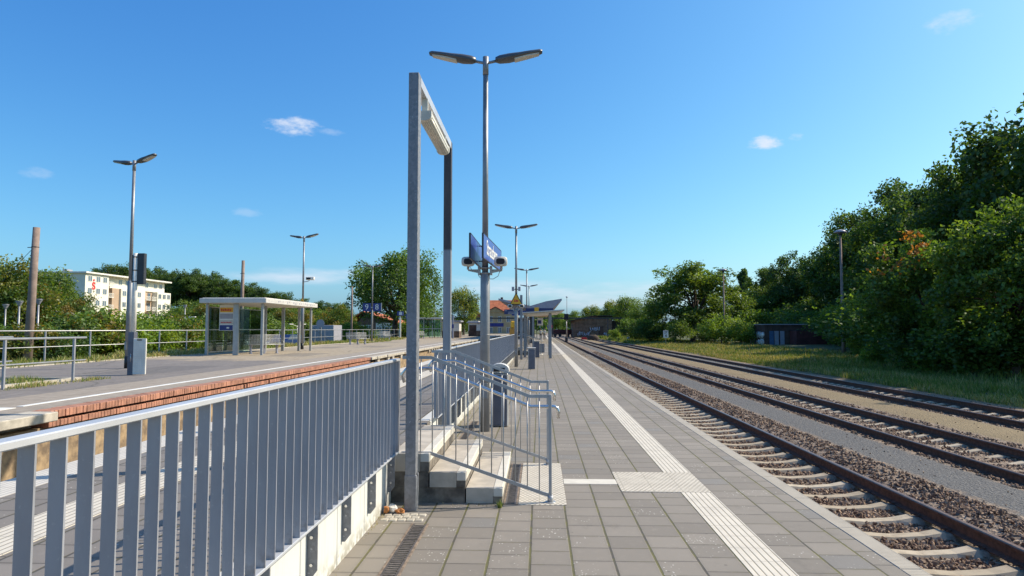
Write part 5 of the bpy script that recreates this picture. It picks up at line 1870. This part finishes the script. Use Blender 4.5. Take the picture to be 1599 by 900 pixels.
# brick hut with graffiti at the verge
hu = thing('brick_hut', 'dark brick hut with graffiti under the trees on the verge', 'hut', (30.0, 91, -.62))
mb = MB(); mb.box(0, 6.6, 0, 6.4, 0, 2.86); mb.build('wall', M['shed_dark'], hu)
mb = MB(); mb.rbox(-.15, 6.75, -.15, 6.55, 2.863, 2.98, .01); mb.build('roof', M['sign_grey'], hu)
for x in (.6, 1.25, 2.0):
    mb = MB(); mb.box(x, x + .55, -.06, -.004, .05, 2.05); mb.build('door', M['graffiti_blue' if x < 1 else 'sign_grey'], hu)
g = scribble('graffiti', hu, 1.7, 1.5, 3.0, .95, 9, M['sign_white'], -.02, 9, .10, 0)
scribble('graffiti', hu, 1.7, .6, 3.0, .9, 10, M['sign_white'], -.02, 9, .10, 0)
mb = MB(); mb.box(-.03, -.004, 3.8, 6.2, .1, 2.0); mb.build('blue_panel', M['graffiti_blue'], hu)
scribble('graffiti', hu, 5.0, .8, 2.0, 1.2, 11, M['graffiti'], -.05, 5, .07, 0)
ct = thing('steel_container', 'dark steel container standing right of the brick hut', 'container', (33.2, 88.5, -.62))
mb = MB()
for i in range(24):
    mb.box(i * .2, i * .2 + .1, -.03, 0, .1, 2.0)
mb.box(0, 4.8, .002, 2.3, 0, 2.1)
mb.build('body', M['maroon'], ct)
mb = MB(); mb.rbox(-.03, 4.83, -.04, 2.33, 2.103, 2.17, .005); mb.build('roof', M['dark_roof'], ct)

# kilometre sign, signals, wagon
t = thing('kilometre_sign', 'white kilometre board on a thin post in the verge', 'sign', (17.2, 92.5, -.65))
mb = MB(); mb.tube([(0, 0, 0), (0, 0, 2.2)], .035, 8); mb.build('post', M['galv_lite'], t)
mb = MB(); mb.rbox(-.34, .34, -.06, -.04, 1.15, 2.15, .004); po = mb.build('board', M['sign_white'], t)
text('numeral', '27', .44, t, (0, -.062, 1.90), (R(90), 0, 0), M['black'], .001, 1.0, .01)
text('numeral', '6', .50, t, (.05, -.062, 1.44), (R(90), 0, 0), M['black'], .001, 1.0, .01)
def signal(label, x, y, h, head, mat):
    t = thing('railway_signal', label, 'signal', (x, y, -.66), 0, 'railway signals by the tracks')
    mb = MB(); mb.rbox(-.25, .25, -.25, .25, 0, .8, .02); mb.build('base', M['dark_metal'], t)
    mb = MB(); mb.tube([(0, 0, .8), (0, 0, h)], .06, 10); mb.build('post', M['galv_lite'], t)
    mb = MB(); mb.rbox(-head * .36, head * .36, -.15, .1, h, h + head, .03)
    o = mb.build('head', mat, t)
    for q in (.7, .3):
        mb = MB(); mb.tube([(0, -.151, h + head * q), (0, -.28, h + head * (q + .02))], head * .2, 12, True); mb.build('lamp_hood', M['black'], o)
    return t
signal('railway signal with a black head between the tracks', 4.9, 122, 4.0, 1.1, M['black'])
signal('low red railway signal disc near the far wagon', 2.9, 165, 2.6, .7, M['sign_red'])
signal('slim blue grey railway signal left of the black headed one', 1.9, 140, 2.4, .8, M['sign_grey'])
wg = thing('flat_wagon', 'low dark maroon flat wagon standing at the far goods shed', 'wagon', (3.6, 200, -.6), R(2))
mb = MB(); mb.rbox(0, 7.4, 0, 2.6, .95, 2.15, .05); mb.build('body', M['maroon'], wg)
mb = MB(); mb.rbox(-.2, 7.6, .2, 2.4, .6, .93, .03); mb.build('frame', M['dark_metal'], wg)
for x in (1.2, 2.6, 5.0, 6.4):
    mb = MB(); mb.tube([(x, .25, .42), (x, 2.35, .42)], .42, 14); mb.build('wheel', M['dark_metal'], wg)
t = thing('warning_marker', 'small orange red marker lying beside the far tracks', 'marker', (9.8, 148, -.6))
mb = MB(); mb.prism([(-.7, 0), (.7, 0), (.5, .5), (-.5, .5)], 1, -.2, .2); mb.build('marker', M['sign_red'], t)
t = thing('stone_heap', 'dark heap of stones beside the far tracks', 'heap', (11.6, 146, -.65))
mb = MB(); mb.ball((0, 0, .3), 1.0, 12, 7, (1.3, .8, .9)); mb.build('heap', M['bark'], t)

# mushroom lamps along the verge
def mushroom(label, x, y, h):
    t = thing('yard_lamp', label, 'lamp post', (x, y, -.65), 0, 'tall mushroom yard lamps on the verge')
    mb = MB(); mb.tube([(0, 0, 0), (0, 0, 1.6), (0, 0, h)], [.18, .14, .09], 12); mb.build('post', M['pole_brown'], t)
    mb = MB(); mb.tube([(0, 0, h), (0, 0, h + .12), (0, 0, h + .3)], [.12, .2, .18], 12); mb.build('neck', M['dark_metal'], t)
    mb = MB(); mb.tube([(0, 0, h + .22), (0, 0, h + .30), (0, 0, h + .45), (0, 0, h + .52)], [.52, .55, .36, .08], 16); mb.build('hood', M['sign_grey'], t)
    return t
m0 = mushroom('tall mushroom yard lamp before the dark wood at right', 27.2, 61.5, 10.8)
dup(m0, 'tall mushroom yard lamp left of the brick hut', (27.4, 101, -.65))
dup(m0, 'thin yard lamp post in front of the round middle tree', (21.6, 108, -.65), 0, (.8, .8, .86))
dup(m0, 'distant lamp post above the goods shed roof', (7.6, 185, -.65), 0, (.6, .6, 1.0))
mb = MB(); mb.rbox(-.35, .35, -.3, .3, 0, .55, .05); mb.rbox(-.3, .3, -.25, .25, .553, .75, .05)
tag(mb.build('cable_cabinet', M['graffiti'], None, (17.8, 135, -.6)), 'pale blue cable cabinet at the verge below the far trees', 'cabinet')

# ================================================================ VEGETATION
def unit(n, g):
    v = g.normal(size=(n, 3))
    return v / np.linalg.norm(v, axis=1, keepdims=True)

def leaf_quads(c, nrm, size, g):
    n = len(c)
    a = unit(n, g)
    t1 = np.cross(nrm, a)
    t1 /= np.linalg.norm(t1, axis=1, keepdims=True) + 1e-9
    t2 = np.cross(nrm, t1)
    s = size[:, None]
    q = np.stack([c - t1 * s * .55, c + t2 * s * .36 - nrm * s * .10, c + t1 * s * .6 - nrm * s * .08, c - t2 * s * .36 - nrm * s * .10], 1)
    return q

GREEN = [(.060, .115, .022), (.082, .148, .026), (.108, .182, .032), (.068, .125, .034)]
MID = [(.095, .155, .026), (.125, .195, .032), (.078, .135, .028), (.15, .21, .036)]
LIGHT = [(.14, .225, .032), (.18, .27, .04), (.115, .19, .03), (.20, .26, .042)]
AUTUMN = [(.11, .165, .028), (.18, .17, .03), (.09, .15, .026), (.21, .15, .03), (.08, .135, .024), (.10, .16, .028)]
YELLOW = [(.17, .21, .03), (.22, .22, .034), (.10, .16, .026), (.08, .135, .024)]

def tree_meshes(seed, H, Rr, cb, nl, leaves, ls, pal, lobe=(.20, .36), flat=1.0, special=None, trunk_r=None, top=1.0, ragged=.12, spray=.85):
    g = np.random.default_rng(seed)
    zc, hz = (H + cb) / 2, (H - cb) / 2
    L = []
    for i in range(nl):
        d = unit(1, g)[0]
        if d[2] < -.9:
            d[2] *= -.6
        f = g.uniform(.45, .92)
        taper = 1.0 - max(0, d[2]) * (1 - top)
        r = Rr * g.uniform(*lobe) * (1.15 if f < .65 else .9)
        L.append((d[0] * Rr * f * taper, d[1] * Rr * f * taper, zc + d[2] * hz * f, r))
    L = np.array(L)
    L[:, 2] = np.minimum(L[:, 2], H - L[:, 3] * .6)
    pal = np.array(pal)
    pi = g.integers(0, len(pal), nl)
    w_ = L[:, 3] ** 2
    k = g.choice(nl, leaves, p=w_ / w_.sum())
    d = unit(leaves, g)
    rad = g.random(leaves) ** .42
    out = g.random(leaves) < ragged
    # twigs that stick out of the lobes in a few directions
    twd = unit(nl * 5, g).reshape(nl, 5, 3)
    ti = g.integers(0, 5, leaves)
    dd = np.where(out[:, None], twd[k, ti] + d * .22, d)
    rad = np.where(out, g.uniform(.8, 1.45, leaves), rad)
    c = L[k, :3] + dd * (L[k, 3] * rad)[:, None] * np.array([1, 1, spray * flat])
    keep = c[:, 2] > .05
    nrm = d * .45 + unit(leaves, g) * .85 + np.array([.1, -.05, .45])
    nrm /= np.linalg.norm(nrm, axis=1, keepdims=True)
    tint = pal[pi[k]] * g.uniform(.72, 1.3, (leaves, 1))
    other = g.random(leaves) < .18
    tint[other] = pal[g.integers(0, len(pal), other.sum())]
    if special is not None:
        pts, colr = special
        for (px, py, pz, pr) in pts:
            near = np.linalg.norm(c - np.array([px, py, pz]), axis=1) < pr * g.uniform(.55, 1.1, leaves)
            tint[near] = np.array(colr)[g.integers(0, len(colr), near.sum())] * g.uniform(.7, 1.3, (near.sum(), 1))
    size = ls * g.uniform(.6, 1.25, leaves)
    q = leaf_quads(c[keep], nrm[keep], size[keep], g)
    crown = np_mesh('crown', q, 4, M['leaf'], tint[keep].astype(np.float32))
    tr = trunk_r or H * .018
    mb = MB()
    hx, hy = g.uniform(-.04, .04, 2) * H
    ht = max(cb + hz * .9, H * .5)
    mb.tube([(0, 0, -.3), (0, 0, .0), (hx * .4, hy * .4, ht * .45), (hx, hy, ht)], [tr * 1.5, tr * 1.15, tr * .85, tr * .35], 10)
    for j in g.choice(nl, min(nl, 12), replace=False):
        z0 = g.uniform(.35, .8) * ht
        b0 = Vector((hx * z0 / ht, hy * z0 / ht, z0))
        b1 = Vector(tuple(L[j, :3]))
        mid = (b0 + b1) / 2 + Vector((0, 0, .06 * H))
        mb.tube([b0, mid, b1], [tr * .5, tr * .33, tr * .12], 6)
    return crown, mb.mesh('trunk', M['bark'])

def plant(name, meshes, label, loc, scale=1.0, rz=0.0, cat='tree', group=None, trunkname='trunk'):
    t = thing(name, label, cat, loc, rz, group)
    for nm, me in (('crown' if cat == 'tree' else 'foliage', meshes[0]), (trunkname if cat == 'tree' else 'stem', meshes[1])):
        o = bpy.data.objects.new(nm, me)
        col.objects.link(o)
        o.parent = t
    t.scale = scale if isinstance(scale, (tuple, list)) else (scale,) * 3
    return t

# prototypes (height, radius are real sizes; instances scale them)
OAK = [tree_meshes(11 + i, 14.0, 5.6, .3, 130, 44000, .25, [tuple(q * .8 for q in c_) for c_ in GREEN], (.14, .25), ragged=.2) for i in range(3)]
MIX = [tree_meshes(31 + i, 9.0, 4.2, .6, 60, 12500, .235, p, (.18, .32)) for i, p in enumerate((MID, AUTUMN, YELLOW))]
BUSH = [tree_meshes(51 + i, 3.0, 1.9, .1, 30, 5600, .15, p, (.22, .40), trunk_r=.05, ragged=.28) for i, p in enumerate((LIGHT, MID, AUTUMN))]
DARKBUSH = tree_meshes(61, 3.0, 2.0, .05, 30, 8000, .14, GREEN, (.24, .42), trunk_r=.05, ragged=.2)
def PX(px, Y):
    return (px - 842) / 1050.0 * Y

# --- right hand wood, seen against the light
W = 'trees of the dark wood on the right'
wood = [  # x, y, height, radius factor, proto, label
    (34.0, 42.0, 20.0, .95, 0, 'tallest dark tree at the right edge of the photo'),
    (32.4, 48.0, 16.6, .92, 1, 'dark tree behind the maples, second from the right edge'),
    (37.0, 63.0, 18.4, .95, 2, 'dark tree behind the orange tipped maple, third from the right edge'),
    (44.2, 80.5, 20.9, .95, 0, 'dark tree rising behind the yard lamp head, fourth from the right edge'),
    (46.2, 96.0, 20.6, .92, 1, 'dark tree just left of the yard lamp, fifth from the right edge'),
    (49.2, 108.0, 19.6, .95, 2, 'dark tree behind the steel container at the wood edge'),
    (46.8, 123.6, 17.2, .9, 0, 'dark tree towering straight over the brick hut'),
    (43.9, 131.0, 15.0, .85, 1, 'leftmost dark tree of the wood, behind the brick hut'),
    (54.0, 91.0, 19.5, 1.0, 2, 'shaded inner tree of the wood behind the yard lamp'),
    (46.0, 63.5, 19.4, 1.0, 1, 'shaded inner tree of the wood behind the maples'),
    (60.0, 120.0, 18.0, 1.0, 1, 'shaded inner tree behind the container and hut'),
    (24.8, 27.0, 12.0, .95, 2, 'tree just beyond the right photo edge whose shade falls on the verge'),
]
for x, y, h, rf, k, lb in wood:
    plant('oak_tree', OAK[k], lb, (x, y, -.7), (h / 14.0 * rf * .98, h / 14.0 * rf * .98, h / 14.0), rnd.uniform(0, 6.28), group=W)
# under-storey along the wood edge
for x, y, h, lb in ((28.5, 47, 5.0, 'dark undergrowth bush behind the right maple'), (29.5, 55, 5.0, 'dark undergrowth bush behind the orange tipped maple'), (31.5, 63, 4.6, 'dark undergrowth bush behind the yard lamp foot'),
                    (35, 72, 4.6, 'dark undergrowth bush right of the yard lamp post'), (40, 84, 5.0, 'dark undergrowth bush right of the steel container'), (27.0, 39.5, 4.2, 'dark undergrowth bush at the right photo edge'), (39.5, 98, 5, 'dark undergrowth bush behind the brick hut'),
                    (36, 52, 6.0, 'inner undergrowth bush in the gap behind the right maple'), (38, 62, 6.0, 'inner undergrowth bush in the gap behind the orange tipped maple'), (42, 70, 6.5, 'inner undergrowth bush in the gap right of the yard lamp'),
                    (46, 84, 6.5, 'inner undergrowth bush deep behind the steel container'), (35, 106, 5.0, 'inner undergrowth bush deep behind the brick hut'), (31.5, 41, 5.5, 'inner undergrowth bush behind the trunks at the right edge'), (47, 112, 7, 'inner undergrowth bush deep behind the hut and container'),
                    (22.6, 32.6, 3.2, 'dark undergrowth bush round the trunk of the right maple'), (21.6, 36.6, 3.0, 'dark undergrowth bush between the two maples'), (24.2, 40.5, 3.4, 'dark undergrowth bush round the trunk of the orange tipped maple')):
    plant('undergrowth_bush', DARKBUSH, lb, (x, y, -.75), (h / 3.0 * 1.7, h / 3.0 * 1.7, h / 3.0 * 1.1), rnd.uniform(0, 6), 'bush', 'dark bushes under the wood')
# the two maples in front
org = [(-1.7, -1.3, 7.1, 1.7), (-.5, -1.5, 7.9, 1.2), (-2.9, -1.0, 6.0, .8)]
MA = tree_meshes(71, 8.6, 4.3, .25, 120, 21000, .215, [(.09, .16, .026), (.13, .21, .034), (.066, .12, .021), (.17, .24, .04)], (.13, .23), special=(org, [(.42, .15, .03), (.46, .21, .04), (.32, .13, .03)]), ragged=.26, top=.8, spray=.68)
MBm = tree_meshes(72, 10.0, 4.6, .2, 130, 24000, .215, [(.08, .145, .024), (.11, .185, .03), (.14, .215, .036), (.06, .11, .02)], (.13, .22), ragged=.28, top=.72, spray=.68)
plant('maple_tree', MA, 'green maple with an orange tinted top beside the yard lamp', (PX(1432, 38.5), 38.5, -.65), 1.0, 0)
plant('maple_tree', MBm, 'larger bright green maple at the right edge', (PX(1562, 31.8), 31.8, -.65), .87, .8)
plant('sapling', BUSH[0], 'small bright green sapling at the foot of the yard lamp', (PX(1336, 55), 55, -.6), .62, .5, 'bush')
plant('sapling', BUSH[0], 'low leafy sapling in front of the maples on the verge', (PX(1350, 43), 43, -.6), .5, 1.5, 'bush')

# --- middle of the right side
plant('round_tree', tree_meshes(83, 14.0, 5.6, .3, 130, 26000, .28, MID, (.13, .23), ragged=.3, trunk_r=.3), 'large round green tree in the middle of the right treeline', (PX(1078, 110), 110, -.6), (1.42, 1.42, .99), .4)
plant('round_tree', MIX[0], 'lighter green tree joined to the right of the round tree', (PX(1142, 118), 118, -.6), (1.0, 1.0, 1.08), 2.0)
plant('poplar_tree', tree_meshes(81, 17.0, 1.9, 2.0, 40, 9000, .34, GREEN, (.3, .5), ragged=.1), 'slim poplar standing above the right treeline', (PX(1159, 145), 145, -.6), (1, 1, 1.0))
for px, y, h, k, lb in ((985, 165, 10.4, 0, 'mid green tree right of the goods shed'), (955, 220, 11.8, 2, 'yellow green tree behind the goods shed roof'), (925, 240, 10.8, 2, 'paler yellow tree left behind the goods shed'),
                        (896, 262, 9.6, 0, 'small distant tree right of the black signal head'), (1008, 140, 9.0, 0, 'bushy green tree between the goods shed and the round tree'), (872, 300, 10.0, 0, 'farthest small tree at the end of the tracks'),
                        (1195, 125, 10.5, 0, 'mid green tree between the poplar and the dark wood')):
    s = h / 9.0
    plant('broadleaf_tree', MIX[k], lb, (PX(px, y), y, -.6), (s * 1.05, s * 1.05, s), rnd.uniform(0, 6), group='trees along the far right tracks')
for px, y, h, k, lb in ((1122, 98, 4.8, 0, 'bright green bush left of the brick hut'), (1152, 95, 4.0, 0, 'feathery green bush touching the brick hut wall'), (1060, 102, 3.6, 1, 'green bush under the round tree'),
                        (1012, 112, 4.2, 3, 'dark bush left under the round tree'), (990, 125, 4.4, 3, 'dark bush right of the goods shed'), (960, 150, 2.5, 0, 'bright bush in front of the goods shed corner'), (1100, 104, 3.0, 3, 'dark low bush behind the kilometre sign'), (1025, 118, 3.2, 1, 'green bush left of the kilometre sign')):
    me = DARKBUSH if k == 3 else BUSH[k]
    s = h / 3.0
    plant('verge_bush', me, lb, (PX(px, y), y, -.6), (s * 1.05, s * 1.05, s), rnd.uniform(0, 6), 'bush', 'bushes along the verge')

# --- left side: the big tree, trees beyond it, hedge plants, hillside wood
plant('lime_tree', tree_meshes(91, 13.0, 7.9, 2.0, 120, 27000, .28, [(.066, .125, .024), (.09, .16, .028), (.115, .195, .034), (.06, .11, .022)], (.13, .23), trunk_r=.42, ragged=.2), 'big leafy tree behind the number plate lamp', (PX(614, 90), 90, -.3), 1.0, .3)
plant('broadleaf_tree', MIX[2], 'yellowing tree right of the far frame post', (PX(723, 132), 132, -.3), (.95, .95, 1.14), 1.0)
plant('broadleaf_tree', MIX[0], 'dark tree low behind the far glass shelter', (PX(668, 140), 140, -.3), (.9, .9, .85), 2.0)
plant('broadleaf_tree', MIX[1], 'russet tree left behind the red roofed house', (PX(527, 100), 100, -.3), (.75, .75, .66), 2.6)
L1 = 'wood on the hill behind the apartment block'
sil = [(122, 416, 215), (158, 408, 232), (192, 405, 236), (222, 412, 242), (252, 420, 236), (284, 414, 228), (314, 420, 234), (344, 430, 228), (374, 436, 232), (402, 444, 226), (430, 452, 230), (460, 462, 226), (492, 467, 230), (522, 471, 236)]
ordn = ['first', 'second', 'third', 'fourth', 'fifth', 'sixth', 'seventh', 'eighth', 'ninth', 'tenth', 'eleventh', 'twelfth', 'thirteenth', 'fourteenth']
for i, (px, py, y) in enumerate(sil):
    x = PX(px, y)
    zt = 1.7 + (514 - py) * y / 1050.0
    z0 = hill_z(x, y) - .3
    h = zt - z0
    s = h / 14.0
    plant('hill_tree', OAK[i % 3], 'dark tree of the hillside wood, %s from the left along its skyline' % ordn[i], (x, y, z0), (max(s, .95) * 1.3, max(s, .95) * 1.3, s), rnd.uniform(0, 6), group=L1)
low = [(292, 150, 8.5, 0), (322, 140, 8.0, 1), (352, 150, 8.2, 0), (386, 145, 7.4, 2), (416, 150, 7.4, 0), (446, 140, 6.8, 1), (476, 145, 6.4, 0), (506, 150, 6.0, 0)]
for i, (px, y, h, k) in enumerate(low):
    s = h / 9.0
    x = PX(px, y)
    plant('slope_tree', MIX[k], 'lower tree at the foot of the hillside wood, %s from the left' % ordn[i], (x, y, hill_z(x, y) - .2), (s * 1.9, s * 1.9, s * 1.06), rnd.uniform(0, 6), group='trees at the foot of the hill')
edge = [(8, 47, 7.2, 1, 'autumn tinted tree at the left edge behind the mast'), (44, 52, 6.9, 0, 'green tree right behind the thick brown mast'), (104, 50, 4.9, 1, 'brownish tree in front of the apartment block end wall'), (60, 62, 6.7, 0, 'darker green tree left of the apartment block'),
        (-30, 46, 7.0, 2, 'tree cut by the left edge of the photo')]
for px, y, h, k, lb in edge:
    s = h / 9.0
    plant('street_tree', MIX[k], lb, (PX(px, y), y, -.3), (s * .95, s * .95, s), rnd.uniform(0, 6), group='trees left of the apartment block')
hedge = [(-10, 33, 2.3, 3), (22, 32, 2.4, 2), (72, 33, 2.3, 3), (112, 35, 3.1, 2), (146, 36, 3.5, 0), (172, 37, 3.3, 0), (200, 40, 3.4, 0), (228, 40, 3.0, 0), (252, 42, 3.2, 2), (276, 44, 3.1, 0), (302, 46, 3.0, 1), (330, 54, 2.6, 1), (366, 56, 2.7, 3), (404, 62, 3.6, 1), (440, 66, 3.2, 0), (466, 72, 3.0, 1)]
hl = ['dark', 'reddish', 'dark', 'brown tinted', 'bright', 'bright', 'bright', 'bright', 'reddish tipped', 'bright', 'green', 'green', 'dark', 'green', 'bright', 'green']
ordh = ordn + ['fifteenth', 'sixteenth']
for i, (px, y, h, k) in enumerate(hedge):
    me = DARKBUSH if k == 3 else BUSH[k]
    s = (h * .86 + .3) / 3.0
    plant('hedge_bush', me, '%s bush behind the long barrier, %s from the left' % (hl[i], ordh[i]), (PX(px, y), y, -.35), (s * 1.05, s * 1.05, s), rnd.uniform(0, 6), 'bush', 'bushes behind the long barrier')
for px, y, h, k, lb in ((552, 92, 2.9, 0, 'bright bush in front of the red roofed house'), (576, 95, 1.9, 0, 'low bright bush under the white house windows'), (536, 95, 3.0, 2, 'russet bush left of the bright bush by the house'), (640, 100, 3.2, 0, 'bright bush right of the big tree trunk'), (628, 100, 2.6, 1, 'green bush at the foot of the big tree')):
    s = (h + .3) / 3.0
    plant('garden_bush', BUSH[k], lb, (PX(px, y), y, -.35), (s * 1.1, s * 1.1, s), rnd.uniform(0, 6), 'bush', 'bushes around the red roofed house')

# far-off wood that closes the horizon
g = np.random.default_rng(101)
n = 26000
ang = g.uniform(-1.0, .9, n)
dist = g.uniform(420, 470, n)
top = 9 + 3.5 * np.sin(ang * 23) + 2.5 * np.sin(ang * 61 + 1)
c = np.stack([np.sin(ang) * dist, np.cos(ang) * dist, g.random(n) ** .7 * top], 1)
nr = unit(n, g) * .8 + np.array([0, -.3, .5])
nr /= np.linalg.norm(nr, axis=1, keepdims=True)
o = bpy.data.objects.new('distant_wood', np_mesh('distant_wood', leaf_quads(c, nr, g.uniform(1.5, 3.4, n), g), 4, M['leaf'], (np.array(GREEN)[g.integers(0, 4, n)] * 1.1).astype(np.float32)))
col.objects.link(o)
tag(o, 'far off wood closing the horizon behind the station', 'wood', kind='stuff')

# ---- grass
def blades(name, label, regs, zf, seed):
    g = np.random.default_rng(seed)
    V, T = [], []
    pal_g = np.array([(.16, .22, .034), (.20, .25, .042), (.12, .175, .028), (.24, .26, .052)])
    pal_d = np.array([(.46, .37, .17), (.54, .44, .21), (.36, .27, .12)])
    for x0, x1, y0, y1, cnt, hmin, hmax, dry, bw in regs:
        u = g.random(cnt) ** 1.35
        y = y0 + (y1 - y0) * u
        x = g.uniform(x0, x1, cnt)
        # clumps and bare patches
        f = np.sin(x * 1.7 + np.sin(y * .9) * 2) * np.sin(y * 1.1 + x * .6) + .6 * np.sin(x * 4.1 + y * 3.3)
        keep = f + g.uniform(-.6, .9, cnt) > -.45
        x, y, f = x[keep], y[keep], f[keep]
        m = len(x)
        z = np.array([zf(a, b) for a, b in zip(x, y)])
        h = g.uniform(hmin, hmax, m) * (1 + .35 * f)
        wd = bw * g.uniform(.6, 1.4, m) * (1 + .02 * y)
        an = g.uniform(0, 2 * np.pi, m)
        ln = g.uniform(.1, .55, m) * h
        la = g.uniform(0, 2 * np.pi, m)
        b = np.stack([x, y, z - .03], 1)
        sd = np.stack([np.cos(an), np.sin(an), np.zeros(m)], 1) * wd[:, None]
        tip = b + np.stack([np.cos(la) * ln, np.sin(la) * ln, h], 1)
        midp = b + np.stack([np.cos(la) * ln * .3, np.sin(la) * ln * .3, h * .6], 1)
        V.append(np.stack([b - sd, b + sd, midp + sd * .7, midp - sd * .7], 1))
        V.append(np.stack([midp - sd * .7, midp + sd * .7, tip + sd * .08, tip - sd * .08], 1))
        isd = g.random(m) < np.clip(dry * (.5 + .9 * (np.sin(x * .9 + y * .35) > -.2)), 0, 1)
        t = np.where(isd[:, None], pal_d[g.integers(0, 3, m)], pal_g[g.integers(0, 4, m)]) * g.uniform(.75, 1.25, (m, 1))
        T += [t, t]
    o = bpy.data.objects.new(name, np_mesh(name, np.concatenate(V), 4, M['grass'], np.concatenate(T).astype(np.float32)))
    col.objects.link(o)
    return tag(o, label, 'grass', kind='stuff')
blades('verge_grass', 'tall green and straw coloured grass on the verge beyond the outer track',
       [(14.3, 20, 20, 62, 56000, .08, .28, .32, .008), (14.8, 28, 45, 125, 46000, .10, .34, .4, .012), (19, 27, 24, 60, 18000, .15, .42, .15, .010), (14.2, 15.2, 20, 120, 9000, .08, .22, .6, .008), (14, 26, 110, 190, 14000, .2, .5, .1, .03)], verge_z, 3)
blades('platform_grass', 'rough grass strip between the left platform and its back barrier',
       [(-18.2, -16.2, 12, 34, 15000, .06, .22, .45, .008), (-18.3, -16.3, 28, 90, 16000, .08, .26, .45, .012), (-21, -18.3, 14, 60, 16000, .25, .7, .55, .012), (-15.6, -14.5, 56, 66, 1500, .05, .14, .3, .012), (-16.6, -15.6, 66, 78, 1500, .05, .14, .3, .012)],
       lambda x, y: ZP if x > -18.3 else -.2, 4)
blades('enclosure_grass', 'short green grass inside the railed enclosure at the left edge',
       [(-12.7, -10.7, 6, 15.6, 12000, .04, .15, .2, .006), (-10.75, -10.35, 7, 16.1, 3500, .03, .13, .35, .006)], lambda x, y: ZP, 5)
g = np.random.default_rng(8)
blades('wall_weeds', 'small moss tufts and weeds along the foot of the white wall',
       [(-1.45, -1.40, 3.5, 6.3, 260, .01, .045, .5, .0025), (-1.45, -1.38, 9.3, 30, 500, .01, .05, .4, .003), (-.40, -.36, 6.5, 6.62, 60, .02, .09, .05, .004), (-.95, -.30, 6.56, 6.64, 60, .01, .04, .2, .003)], lambda x, y: .02, 6)
